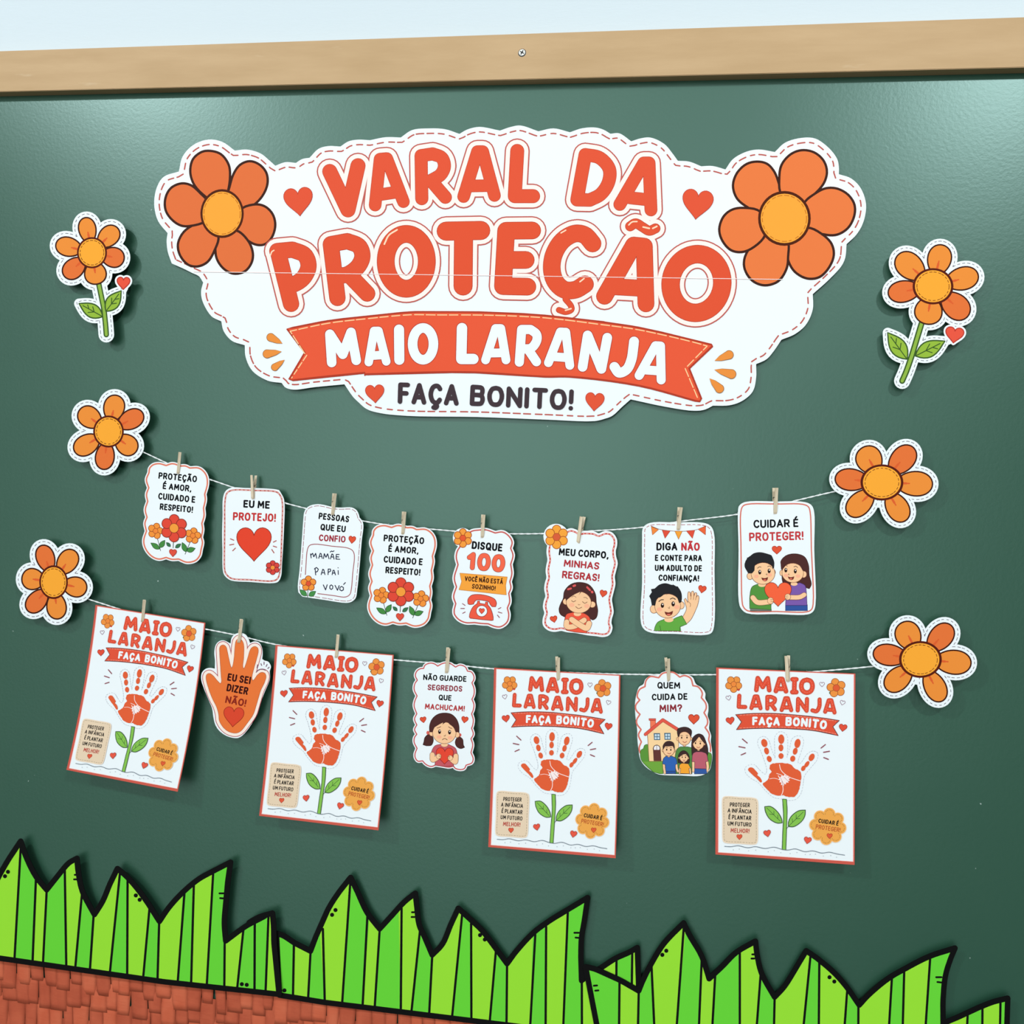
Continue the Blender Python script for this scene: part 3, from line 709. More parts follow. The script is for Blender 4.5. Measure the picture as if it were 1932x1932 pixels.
# --- PROTEÇÃO É AMOR, twice; drawn once on the second card and fitted to the first
def solve(A, b):
    n = len(A); M = [r[:]+[x] for r, x in zip(A, b)]
    for i in range(n):
        p = max(range(i, n), key=lambda r: abs(M[r][i])); M[i], M[p] = M[p], M[i]
        for r in range(n):
            if r != i:
                f = M[r][i]/M[i][i]
                for c in range(i, n+1): M[r][c] -= f*M[i][c]
    return [M[i][n]/M[i][i] for i in range(n)]
def fit(src, dst):
    """projective map of a flat print onto another hanging copy of it (least squares)"""
    rows, rhs = [], []
    sx = sum(p[0] for p in src)/len(src); sy = sum(p[1] for p in src)/len(src)
    for (x, y), (X, Y) in zip(src, dst):
        x, y = (x-sx)/100, (y-sy)/100
        rows.append([x, y, 1, 0, 0, 0, -x*X, -y*X]); rhs.append(X); rows.append([0, 0, 0, x, y, 1, -x*Y, -y*Y]); rhs.append(Y)
    AtA = [[sum(r[i]*r[j] for r in rows) for j in range(8)] for i in range(8)]; Atb = [sum(r[i]*v for r, v in zip(rows, rhs)) for i in range(8)]
    h = solve(AtA, Atb)
    def f(x, y):
        x, y = (x-sx)/100, (y-sy)/100; w = h[6]*x+h[7]*y+1
        return ((h[0]*x+h[1]*y+h[2])/w, (h[3]*x+h[4]*y+h[5])/w)
    return f
def protecao(label, warp, top):
    S = card('hanging_card', label, 'card', top, y0=985, y1=1185, warp=warp); v = C3
    b = v.P('c355,212 270,192 195,208 155,250 c148,300 118,385 c148,480 122,560 c138,640 110,740 c132,828 108,900 c128,990 98,1090 105,1160 150,1240 220,1295 290,1312 c370,1290 440,1308 c520,1302 620,1335 720,1310 770,1250 c785,1180 800,1100 c785,1040 800,950 c790,880 815,790 c808,700 828,600 c820,540 850,420 840,330 800,270 740,235 c640,237 590,215 c530,215 430,190')
    S.paper(grow(b, 3.6)); S.part('printed_border', [(stroke(b, 3.0, True), (222, 128, 104))], 'wavy salmon line round the card')
    for s, p, q, h in (('PROTEÇÃO', (262, 370), (724, 404), 78), ('É AMOR,', (315, 490), (660, 516), 76), ('CUIDADO E', (262, 612), (707, 644), 78), ('RESPEITO!', (283, 734), (680, 762), 76)):
        line_text(S, v, s, p, q, h, BLACK, .215)
    for a, t, stem, lv in (((237, 985), .25, '262,1070 302,1215', [((290, 1195), (183, 1128)), ((292, 1178), (352, 1090))]), ((685, 1025), .2, '652,1105 596,1242', [((608, 1215), (560, 1108)), ((615, 1205), (715, 1170))])):
        f = S.part('printed_flower', [(stroke(v.L(stem), 1.1), (50, 70, 60))]+[i for lb, lt in lv for i in leaf_items(v.pt(*lb), v.pt(*lt), 9.5, (70, 142, 70), (36, 84, 50), 1, False)]
            +small_flower(v.pt(*a), 92*v.k, 5, t, ORANGE, (238, 140, 60), (150, 70, 40), .9), 'orange five-petalled flower')
    S.part('printed_flower', [(stroke(v.L('455,1090 452,1175'), 1.1), (50, 70, 60))]+leaf_items(v.pt(418, 1160), v.pt(370, 1115), 6, (60, 120, 80), (36, 84, 60), 1, False)+leaf_items(v.pt(480, 1172), v.pt(543, 1125), 6.5, (60, 120, 80), (36, 84, 60), 1, False)
        +small_flower(v.pt(460, 945), 158*v.k, 6, 0, (222, 76, 58), (240, 160, 64), (140, 52, 40), 1.1, .33), 'larger red six-petalled flower')
    p_heart(S, v, (450, 1235), 84, 84, .03, (222, 84, 66))
src = [(237, 985), (460, 950), (685, 1025), (265, 295), (722, 325), (285, 735), (672, 760), (450, 1280), (85, 1110)]
dst = [(985, 1525), (1180, 1493), (1355, 1557), (1015, 920), (1400, 950), (1030, 1300), (1352, 1325), (1163, 1778), (848, 1600)]
protecao('white wavy-edged card reading PROTEÇÃO É AMOR, leftmost on the upper string', fit([C3.pt(*p) for p in src], [C1.pt(*p) for p in dst]), (337, 880))
clothespin(C1.pt(1232, 715), C1.pt(1212, 935), 22, 'the leftmost card of the upper string, beside the left paper flower')
# --- EU ME PROTEJO
v = C2; S = card('hanging_card', 'white rounded card reading EU ME PROTEJO with one big red heart', 'card', (478, 925), y0=920, y1=1100)
S.paper([v.P('170,258 350,262 560,266 700,277 c750,287 780,335 812,410 808,800 785,1200 775,1330 740,1400 680,1418 400,1404 170,1386 105,1345 72,1290 62,1000 58,800 64,600 68,390 100,300')])
b = v.P('180,290 450,292 690,303 c735,318 762,350 788,420 785,760 755,1310 725,1370 670,1392 400,1378 175,1362 118,1320 92,1270 88,1000 90,800 95,410 118,325')
S.part('printed_border', [(stroke(b, 2.9, True), (190, 100, 92)), (dashes(b+[b[0]], 4.2, 3.6, .8), (250, 226, 220))], 'red border line with pale stitches')
line_text(S, v, 'EU ME', (315, 500), (636, 516), 94, BLACK, .22); line_text(S, v, 'PROTEJO!', (188, 655), (710, 674), 100, (192, 52, 52), .205)
p_heart(S, v, (446, 950), 420, 412, 0, (226, 72, 48), (132, 40, 38), 1.4)
p_rays(S, v, ['160,880 200,897', '150,955 200,945', '187,1025 220,993', '682,920 715,903', '680,968 720,982', '662,1010 688,1050'], 13, (178, 104, 100))
S.part('printed_flower', small_flower(v.pt(673, 1230), 84*v.k, 6, 0, (214, 70, 62), (240, 150, 62), (120, 40, 44), .9), 'small red flower in the corner')
clothespin(v.pt(440, 108), v.pt(440, 398), -14, 'the card with one big heart')
# --- PESSOAS QUE EU CONFIO
S = card('hanging_card', 'white card headed PESSOAS QUE EU CONFIO with handwritten names in a frame', 'card', (629, 960), y0=950, y1=1138)
b = v.P('1055,560 1080,510 1130,475 1220,458 1300,468 1400,492 1500,500 1630,498 1690,530 1718,580 c1728,620 1762,665 1775,720 1755,900 1730,1200 1700,1500 1680,1600 1630,1645 1560,1658 1300,1622 1100,1592 c1035,1582 c985,1530 978,1460 1000,1250 1030,850 1045,640')
S.paper([b]); S.part('border_stitching', [([p for r in inset(b, 3.4, 2) for p in dashes(r, 9, 3, 1.1)], (150, 80, 90))])
line_text(S, v, 'PESSOAS', (1228, 640), (1598, 682), 80, BLACK, .215); line_text(S, v, 'QUE EU', (1250, 775), (1557, 802), 80, BLACK, .215); line_text(S, v, 'CONFIO', (1232, 905), (1556, 926), 80, (158, 48, 62), .205)
p_heart(S, v, (1638, 893), 84, 88, .12)
S.part('printed_frame', [(stroke(v.S('1070,1315 1078,1200 1095,1010 1120,962 1180,945 1400,970 1590,993 1645,1025 1665,1080 1645,1300 1630,1480 1610,1555 1560,1586 1400,1568 1220,1545'), 1.6), (162, 92, 98))], 'thin rounded red frame')
for t in ('1133,1062 1140,1112|1137,1078 1158,1056 1172,1098 1195,1056 1208,1116|1232,1116 1250,1056 1262,1060 1275,1118|1238,1094 1272,1094|1290,1120 1300,1060 1320,1104 1340,1062 1358,1122|1375,1124 1392,1064 1405,1068 1418,1126|1382,1100 1414,1101|1372,1040 1388,1028 1402,1036 1418,1026|1480,1070 1446,1070 1442,1126 1488,1128|1443,1098 1475,1100',
          '1195,1318 1188,1236|1180,1246 1205,1228 1228,1250 1215,1278 1195,1284|1262,1315 1281,1250 1293,1254 1308,1315|1268,1292 1304,1292|1345,1315 1348,1246|1348,1248 1374,1247 1378,1270 1350,1286|1395,1316 1407,1262 1419,1262 1435,1318|1400,1296 1430,1296|1468,1265 1470,1312|1467,1231 1468,1233',
          '1288,1440 1315,1500 1335,1438|1385,1440 1368,1452 1366,1480 1385,1496 1403,1480 1402,1452 1385,1440|1430,1445 1460,1505 1480,1448|1510,1458 1490,1470 1490,1500 1510,1512 1532,1500 1532,1472 1510,1458|1535,1434 1556,1412'):
    S.part('handwriting', [([p for q in t.split('|') for p in stroke(v.L(q), 1.75)], (26, 32, 62))], 'dark blue pen handwriting')
S.part('printed_flower', [(stroke(v.L('1103,1490 1096,1592'), 1.2), (50, 90, 60))]+leaf_items(v.pt(1085, 1572), v.pt(1002, 1498), 9, (72, 146, 78), (40, 90, 56), 1, False)+leaf_items(v.pt(1114, 1574), v.pt(1196, 1518), 9, (72, 146, 78), (40, 90, 56), 1, False)
    +small_flower(v.pt(1107, 1423), 92*v.k, 5, 0, ORANGE, (222, 84, 52), (140, 66, 40), .9), 'orange flower with two green leaves')
clothespin(v.pt(1425, 328), v.pt(1398, 592), 28, 'the card with handwritten names')
protecao('white wavy-edged card reading PROTEÇÃO É AMOR, fourth along the upper string', None, (761, 990))
clothespin(C3.pt(498, 32), C3.pt(480, 292), 24, 'the fourth card of the upper string, left of the telephone card')
# --- DISQUE 100
v = C3; S = card('hanging_card', 'white wavy-edged card reading DISQUE 100 above a red telephone', 'card', (910, 996), y0=995, y1=1186)
b = v.P('1270,255 1340,243 1430,240 c1535,275 1620,265 1690,310 1728,380 c1712,450 1738,530 c1712,632 1725,740 c1702,830 1714,900 c1690,962 1700,1060 c1674,1130 1690,1210 1670,1290 1600,1342 1540,1342 c1455,1310 1370,1305 c1300,1296 1200,1296 1120,1260 1072,1200 c1068,1150 c1086,1080 1062,1000 c1094,890 1070,790 c1112,636 1092,550 1105,480 1135,430 1170,330')
S.paper(grow(b, 3.8)+[disc(v.pt(1165, 330), 112*v.k, 24)]); S.part('printed_border', [(stroke(b, 2.7, True), (200, 98, 92))], 'wavy red line round the card')
S.part('printed_flower', small_flower(v.pt(1167, 333), 106*v.k, 6, 0, (242, 160, 66), (228, 92, 52), (158, 72, 36), 1), 'orange flower on the top corner')
line_text(S, v, 'DISQUE', (1265, 456), (1614, 488), 90, BLACK, .22)
t = text('100', v.pt(1202, 692), v.pt(1640, 728), 205*v.k, .26, gap=.06); S.part('lettering', [(ink_of(t, 205*v.k*.26+.6), (140, 52, 44)), (ink_of(t, 205*v.k*.26-1), (242, 108, 78))], 'large coral number 100')
q = v.L('1135,735 1670,778 1652,872 1660,978 1125,920 1155,830')
bn = S.part('printed_banner', [(grow(q, .8), (196, 128, 66)), ([q], (244, 168, 66))], 'orange banner'); 
line_text(S, v, 'VOCÊ NÃO ESTÁ', (1186, 822), (1622, 860), 56, (58, 28, 18), .2, bn); line_text(S, v, 'SOZINHO!', (1268, 908), (1538, 933), 54, (58, 28, 18), .2, bn)
ph = S.part('printed_telephone', outlined(v.P('1240,1090 c1224,1080 1225,1030 1265,985 1340,975 1450,992 1530,1030 1550,1075 c1540,1115 c1500,1115 1475,1085 1465,1062 1400,1044 1322,1040 1300,1060 c1288,1086'), (236, 94, 70), (132, 44, 40), 1)
    +outlined(v.P('c1335,1050 c1356,1050 c1358,1076 c1420,1086 c1426,1060 c1450,1064 c1450,1092 1485,1140 1512,1230 c1512,1268 c1495,1272 1380,1262 c1250,1246 c1240,1232 1245,1195 1280,1120 c1330,1078'), (236, 94, 70), (132, 44, 40), 1), 'red printed telephone')
q = heart(v.pt(1382, 1166), 62*v.k, 62*v.k, .05); S.part('dial', [([v.E(1382, 1165, 66)], (132, 44, 40)), ([v.E(1382, 1165, 60)], PAPER), ([q]+stroke(q, 1, True), (150, 48, 42)), ([shrink(q, .5)], (236, 94, 70))], 'white dial with a red heart', ph)
p_rays(S, v, ['1162,1080 1193,1100', '1142,1135 1185,1135', '1165,1190 1193,1175', '1570,1140 1600,1125', '1570,1175 1612,1188', '1560,1210 1583,1238'], 9, (150, 84, 96))
clothespin(v.pt(1400, 66), v.pt(1385, 330), 18, 'the telephone card')
# --- MEU CORPO
v = C4; S = card('hanging_card', 'white wavy-edged card reading MEU CORPO, MINHAS REGRAS with a hugging girl', 'card', (1096, 1004), y0=1000, y1=1200)
b = v.P('340,232 390,212 430,222 470,243 520,238 560,238 610,243 660,262 720,240 770,247 805,290 810,340 797,400 800,460 815,520 800,590 787,650 793,720 775,800 760,870 768,930 776,990 760,1050 755,1100 765,1140 745,1190 700,1204 640,1196 560,1188 440,1165 360,1158 300,1145 240,1154 190,1145 150,1110 147,1060 163,1000 150,940 157,890 173,840 162,770 167,720 183,660 176,600 181,550 193,490 184,420 190,360 220,270')
S.paper(grow(b, 5.2)+[disc(v.pt(250, 265), 122*v.k, 24)]); S.part('printed_border', [(stroke(b, 3.1, True), (206, 82, 74)), (dashes(b+[b[0]], 3.2, 3.6, .9), (255, 232, 226))], 'wavy red double border')
S.part('printed_flower', small_flower(v.pt(255, 270), 112*v.k, 6, 0, (244, 168, 64), (214, 96, 60), (168, 84, 40), 1), 'orange flower on the top corner')
line_text(S, v, 'MEU CORPO,', (274, 445), (752, 480), 70, BLACK, .215); line_text(S, v, 'MINHAS', (322, 555), (662, 584), 70, (176, 52, 60), .205); line_text(S, v, 'REGRAS!', (305, 665), (664, 697), 72, (176, 52, 60), .205)
p_heart(S, v, (702, 815), 66, 66, .2); p_heart(S, v, (228, 1060), 66, 62, -.2)
def dot(vw, x, y, r, ry=None): return vw.E(x, y, r, ry, 0, 14)
g_ = S.part('printed_girl', outlined(v.P('465,705 565,728 625,810 637,900 650,980 635,1045 600,1066 560,1040 380,1040 330,1035 290,1010 278,960 298,900 318,860 330,790 385,728'), HAIRB, (44, 24, 26), .9)
  +outlined(v.P('c410,993 350,1012 c328,1080 c352,1100 c350,1165 430,1182 c545,1192 c550,1100 c586,1096 570,1040 530,1008 c490,996'), (236, 92, 68), (110, 40, 34), .9)
  +[([v.E(455, 1008, 36, 22)], SKIN)]+outlined(v.E(345, 890, 30), SKIN, SKINL, .8)+outlined(v.E(598, 918, 30), SKIN, SKINL, .8)+outlined(v.E(467, 897, 120, 104, .08), SKIN, SKINL, .8)
  +[([v.E(400, 922, 26, 20)], (248, 186, 150)), ([v.E(545, 932, 26, 20)], (248, 186, 150))]
  +[([v.P('c345,885 338,830 360,770 410,728 470,712 550,735 600,790 c615,872 c592,890 570,830 c530,790 c500,786 c468,828 c482,796 c432,818 390,845 c360,868')], HAIRB)]
  +[(stroke(v.S('398,880 416,892 438,880'), 1)+stroke(v.S('503,890 525,906 548,894'), 1)+stroke(v.S('398,848 420,837 442,848'), .8)+stroke(v.S('514,850 535,850 552,864'), .8)+stroke(v.S('462,915 470,922 480,917'), .7)+stroke(v.S('437,938 465,956 497,944'), 1), (96, 44, 34))]
  +[(stroke(v.L('365,772 392,764'), 3.6)+stroke(v.L('418,740 432,735'), 4)+stroke(v.L('548,752 575,780'), 3.6)+stroke(v.L('594,796 597,800'), 4.4), (222, 92, 92))]
  +[(stroke(v.S('352,1085 352,1128 420,1128 520,1068'), 11), SKINL), (stroke(v.S('352,1085 352,1128 420,1128 520,1068'), 9.6), SKIN), (stroke(v.S('566,1100 545,1145 470,1110 400,1062'), 11.6), SKINL), (stroke(v.S('566,1100 545,1145 470,1110 400,1062'), 10.2), SKIN)], 'printed girl in a red top with closed eyes and folded arms')
clothespin(v.pt(508, 76), v.pt(462, 330), -16, 'the card with the hugging girl')
# --- DIGA NÃO
S = card('hanging_card', 'white rounded card reading DIGA NÃO with small bunting and a waving boy', 'card', (1280, 986), y0=985, y1=1198)
b = v.P('1150,135 1400,130 1650,132 1725,158 1762,220 1770,600 1765,1130 1740,1190 1680,1210 1400,1200 1170,1190 1100,1160 1065,1100 1075,700 1075,300 1085,180')
S.paper([b]); S.part('border_stitching', [([p for r in inset(b, 4.8, 2) for p in dashes(r, 6.5, 3.2, 1.25)], (176, 96, 102))])
bu = S.part('printed_bunting', [(stroke(v.S('1160,165 1250,198 1420,215 1580,205 1683,165'), .9), (110, 60, 50))], 'printed string of flags')
for t, c in (('1163,170 1232,200 1175,250', (240, 142, 66)), ('1268,205 1345,212 1295,283', (222, 82, 62)), ('1390,215 1460,215 1425,292', (242, 166, 58)), ('1500,212 1580,205 1558,283', (222, 82, 62)), ('1612,195 1685,168 1683,250', (234, 104, 60))):
    S.part('flag', outlined(v.L(t), c, (150, 70, 50), .9), parent=bu)
for s, p, q, h, c in (('DIGA', (1212, 400), (1413, 400), 76, BLACK), ('NÃO', (1450, 402), (1628, 402), 78, (192, 52, 60)), ('E CONTE PARA', (1198, 500), (1650, 503), 60, BLACK), ('UM ADULTO DE', (1197, 596), (1649, 601), 60, BLACK), ('CONFIANÇA!', (1232, 690), (1621, 697), 60, BLACK)):
    line_text(S, v, s, p, q, h, c, .215)
p_heart(S, v, (1651, 773), 74, 70, .18)
def face_eyes(vw, eyes): 
    it = []
    for x, y, a, b2 in eyes: it += [([vw.E(x, y, a, b2, 0, 16)], (40, 22, 18)), ([vw.E(x+a*.15, y-b2*.35, a*.42, b2*.3, 0, 10)], (250, 244, 238))]
    return it
def mouth(vw, t, tongue): return [([vw.P(t)], (112, 44, 36)), ([vw.P(tongue)], (226, 120, 100))]
S.part('printed_boy', [([v.P('c1178,930 1150,850 c1142,838 c1168,800 c1160,770 c1195,765 1240,728 1300,714 c1372,735 c1365,722 c1400,742 c1418,745 1450,800 1456,870 c1440,920')], HAIRK)]
  +outlined(v.P('c1462,1042 1500,960 1485,900 c1478,870 c1492,858 c1516,902 1512,830 1520,796 1536,800 1542,840 c1546,800 1560,788 1570,798 c1572,840 1584,804 1598,808 c1596,850 1608,830 1620,842 1612,910 1592,965 1545,1060 c1500,1105'), SKIN, SKINL, .9)
  +[(stroke(v.L('1542,870 1546,830')+[], .7)+stroke(v.L('1566,872 1572,830'), .7)+stroke(v.L('1588,874 1596,840'), .7)+stroke(v.S('1520,890 1540,915 1535,940'), .7), SKINL)]
  +outlined(v.P('c1290,1058 1225,1088 1200,1130 c1192,1170 c1446,1172 c1440,1132 c1504,1106 1478,1060 c1456,1024 1390,1050 1330,1085'), (98, 172, 70), (44, 84, 40), .9)+[([v.E(1332, 1062, 44, 26)], SKIN)]
  +[(stroke(v.L('1245,1120 1255,1165'), .8)+stroke(v.L('1440,1132 1436,1165'), .8), (44, 84, 40))]
  +outlined(v.E(1188, 962, 36, 40), SKIN, SKINL, .8)+outlined(v.E(1450, 925, 30, 36), SKIN, SKINL, .8)+outlined(v.E(1320, 932, 124, 116, -.05), SKIN, SKINL, .8)
  +[([v.E(1242, 965, 26, 20)], (248, 184, 150)), ([v.E(1408, 942, 26, 20)], (248, 184, 150))]
  +[([v.P('c1168,925 1160,850 1200,770 1300,724 1400,745 1448,810 c1452,895 c1430,905 1410,850 c1365,788 c1328,800 c1308,832 c1316,806 c1282,824 1245,850 c1218,852 c1200,930')], HAIRK)]
  +face_eyes(v, [(1270, 926, 16, 24), (1373, 912, 17, 24)])+[(stroke(v.S('1236,890 1255,874 1280,872'), 1.5)+stroke(v.S('1345,866 1370,856 1394,868'), 1.5), (40, 26, 24)), (stroke(v.S('1325,948 1337,956 1337,938'), .8), SKINL)]
  +mouth(v, 'c1290,985 1330,994 c1372,978 1362,1012 1330,1028 1302,1014', '1310,1012 1330,1008 1350,1012 1332,1024'), 'printed waving boy in a green shirt')
clothespin(v.pt(1440, -15), v.pt(1418, 205), 16, 'the card with the waving boy')
# --- CUIDAR É PROTEGER
v = C5; S = card('hanging_card', 'white rounded card reading CUIDAR É PROTEGER with two children sharing a heart', 'card', (1463, 950), y0=945, y1=1160)
S.paper([v.P('165,585 440,580 680,585 740,612 763,665 765,1000 775,1480 755,1535 710,1560 440,1558 180,1550 130,1510 110,1450 108,1000 104,c640'.replace('104,c640', '104,650')+' 115,615')])
S.part('printed_border', [(stroke(v.P('180,605 440,602 665,605 712,625 728,665 740,1000 755,1470 740,1518 700,1538 440,1535 190,1530 150,1495 138,1440 130,1000 127,675 145,622'), 2.5, True), (214, 122, 108))], 'rounded salmon border line')
line_text(S, v, 'CUIDAR É', (238, 812), (628, 802), 72, BLACK, .2); line_text(S, v, 'PROTEGER!', (200, 927), (673, 914), 76, (192, 62, 66), .2)
p_heart(S, v, (440, 1003), 82, 70)
S.part('printed_girl', outlined(v.P('600,1034 680,1060 715,1130 722,1220 740,1300 c722,1338 c690,1328 500,1292 488,1270 482,1150 474,1100 520,1050'), HAIRB, (44, 24, 26), .9)
  +outlined(v.P('c515,1476 c705,1476 c706,1528 c515,1528'), (50, 86, 160), (30, 40, 80), .9)+outlined(v.P('c575,1300 c640,1285 685,1310 698,1390 c702,1482 c515,1482 520,1420 c555,1310'), (122, 92, 172), (60, 40, 96), .9)
  +[([v.E(590, 1296, 30, 16)], SKIN)]+outlined(v.E(673, 1212, 26, 30), SKIN, SKINL, .8)+outlined(v.E(480, 1200, 15, 24), SKIN, SKINL, .8)+outlined(v.E(578, 1200, 94, 84, .05), SKIN, SKINL, .8)
  +[([v.E(520, 1222, 20, 15)], (248, 184, 150)), ([v.E(625, 1228, 20, 15)], (248, 184, 150))]
  +[([v.P('c476,1168 478,1090 540,1042 620,1044 690,1090 c704,1195 c665,1182 640,1140 c590,1098 c565,1080 530,1122 c492,1168')], HAIRB)]
  +face_eyes(v, [(518, 1176, 13, 20), (600, 1185, 13, 20)])+[(stroke(v.S('500,1142 516,1134 532,1142'), 1)+stroke(v.S('588,1148 606,1142 620,1154'), 1)+stroke(v.S('545,1205 540,1215 550,1216'), .7), (70, 36, 30))]
  +mouth(v, 'c535,1230 560,1238 c592,1230 582,1256 562,1262 545,1252', '550,1250 562,1246 575,1250 562,1259'), 'printed girl in a purple shirt')
S.part('printed_boy', [([v.P('c190,1200 162,1150 c160,1120 c185,1082 c178,1070 c200,1062 240,1030 300,1021 370,1038 c392,1046 c400,1058 418,1110 c412,1180')], HAIRK)]
  +outlined(v.P('c210,1505 c392,1515 c392,1530 c210,1530'), (120, 128, 120), (60, 66, 60), .8)+outlined(v.P('c270,1298 225,1322 206,1400 c205,1508 c390,1520 c390,1440 c345,1300'), (84, 150, 66), (40, 80, 40), .9)
  +[([v.E(312, 1304, 34, 18)], SKIN)]+outlined(v.E(207, 1228, 26, 30), SKIN, SKINL, .8)+outlined(v.E(412, 1195, 15, 24), SKIN, SKINL, .8)+outlined(v.E(320, 1205, 104, 94, -.05), SKIN, SKINL, .8)
  +[([v.E(262, 1230, 20, 15)], (248, 184, 150)), ([v.E(378, 1218, 20, 15)], (248, 184, 150))]
  +[([v.P('c172,1168 164,1110 200,1058 300,1027 390,1053 418,1120 c405,1172 385,1112 c340,1098 c300,1112 c250,1122 c246,1180 c225,1204 c195,1205')], HAIRK)]
  +face_eyes(v, [(292, 1194, 13, 20), (373, 1183, 13, 20)])+[(stroke(v.S('272,1160 288,1148 304,1150'), 1)+stroke(v.S('360,1146 378,1140 392,1150'), 1)+stroke(v.S('345,1210 354,1218 354,1204'), .7), (40, 26, 24))]
  +mouth(v, 'c305,1240 335,1246 c364,1236 356,1264 335,1273 315,1262', '320,1262 335,1256 350,1260 335,1270'), 'printed boy in a green shirt')
p_heart(S, v, (450, 1388), 232, 210, 0, (242, 102, 64), (120, 44, 36), 1)
S.part('printed_arms', [(stroke(v.S('232,1415 270,1455 385,1450'), 10.6)+stroke(v.S('678,1390 640,1410 535,1412'), 9.6), SKINL), (stroke(v.S('232,1415 270,1455 385,1450'), 9.2)+stroke(v.S('678,1390 640,1410 535,1412'), 8.2), SKIN)]
  +[([v.E(385, 1442, 28, 30)], SKINL), ([v.E(385, 1442, 25, 27)], SKIN), ([v.E(535, 1408, 27, 28)], SKINL), ([v.E(535, 1408, 24, 25)], SKIN), (stroke(v.L('385,1432 410,1432'), .7)+stroke(v.L('388,1448 410,1450'), .7)+stroke(v.L('512,1404 534,1402'), .7)+stroke(v.L('512,1420 534,1418'), .7), SKINL)], 'arms of both children round the heart')
clothespin(v.pt(426, 462), v.pt(423, 690), 14, 'the card with two children')
# --- the orange hand
v = L3; S = card('hand_card', 'orange hand-shaped card reading EU SEI DIZER NÃO', 'card', (453, 1196), y0=1196, y1=1392)
h_ = v.P('345,640 345,560 362,528 400,518 435,545 455,620 495,800 c515,860 535,820 555,700 570,520 585,455 620,425 660,445 690,500 692,700 680,830 c695,868 715,830 750,720 790,590 820,552 860,540 895,560 905,610 880,720 840,860 812,1000 c825,1040 850,1018 900,950 950,918 1000,930 1018,972 1000,1050 940,1180 880,1380 830,1530 740,1660 650,1770 580,1800 480,1780 400,1720 340,1620 330,1530 300,1420 240,1300 180,1140 145,990 160,945 195,933 240,960 310,1040 c352,1084 370,1055 365,960 355,800')
S.paper([v.P('600,345 650,340 720,365 765,430 c785,488 850,465 920,485 960,560 970,650 c962,722 1000,745 1050,760 1090,830 c1072,900 1075,1000 1060,1060 1000,1200 950,1330 880,1520 820,1650 720,1790 640,1860 580,1875 450,1845 340,1770 280,1680 250,1560 235,1450 180,1310 110,1140 75,1030 80,930 130,870 200,850 c272,862 275,750 265,620 290,510 340,460 400,450 c502,495 515,420 550,370')])
S.part('printed_hand', [(grow(h_, 56*v.k), (176, 84, 96)), (grow(h_, 46*v.k), (255, 240, 230)), (grow(h_, 5*v.k), (150, 70, 40)), ([h_], (231, 122, 60))], 'orange hand with a cream and red outline')
for s, p, q, h, c in (('EU SEI', (450, 1035), (787, 1090), 110, (58, 14, 14)), ('DIZER', (438, 1188), (748, 1247), 112, (58, 14, 14)), ('NÃO!', (420, 1360), (722, 1420), 108, (136, 38, 26))): line_text(S, v, s, p, q, h, c, .21)
p_heart(S, v, (545, 1568), 294, 290, .09, (216, 74, 48), (152, 40, 30), 1.2)
p_rays(S, v, ['945,790 955,815', '990,765 990,800', '1035,800 1020,830', '1065,840 1045,860', '897,805 888,852', '875,915 900,888 935,872 975,872 1010,885'], 13, (122, 92, 116))
clothespin(v.pt(662, 145), v.pt(622, 482), 24, 'the orange hand')
# --- NÃO GUARDE SEGREDOS
v = L4; S = card('hanging_card', 'white wavy-edged card reading NÃO GUARDE SEGREDOS QUE MACHUCAM with a sad girl', 'card', (844, 1250), y0=1250, y1=1455)
b = v.P('c530,295 590,262 640,248 720,258 c800,310 870,280 950,310 c982,372 1040,385 1080,450 1078,500 c1050,550 1082,640 1080,730 c1050,800 1080,880 1070,960 c1045,1020 1070,1110 1062,1190 c1045,1240 1070,1330 c1035,1400 1062,1490 c1035,1610 1068,1700 1050,1765 c962,1800 935,1852 880,1868 800,1850 c770,1815 700,1830 600,1815 c500,1798 430,1820 350,1788 c300,1735 230,1740 190,1690 185,1630 c216,1545 172,1450 178,1380 c212,1332 178,1260 c212,1190 178,1100 c212,1020 172,900 185,820 c216,750 172,650 185,560 c220,510 190,440 215,370 270,335 c315,332 340,280 420,250 480,262')
S.paper(grow(b, 3.0)); S.part('printed_border', [(stroke(b, 2.2, True), (200, 92, 94))], 'scalloped red line round the card')
for s, p, q, h, c in (('NÃO GUARDE', (308, 508), (966, 536), 88, BLACK), ('SEGREDOS', (375, 660), (902, 686), 88, (142, 54, 70)), ('QUE', (542, 812), (738, 824), 86, BLACK), ('MACHUCAM!', (333, 950), (940, 986), 88, (178, 62, 66))): line_text(S, v, s, p, q, h, c, .21)
p_heart(S, v, (310, 1113), 90, 88, -.15); p_heart(S, v, (940, 1112), 98, 96, .18)
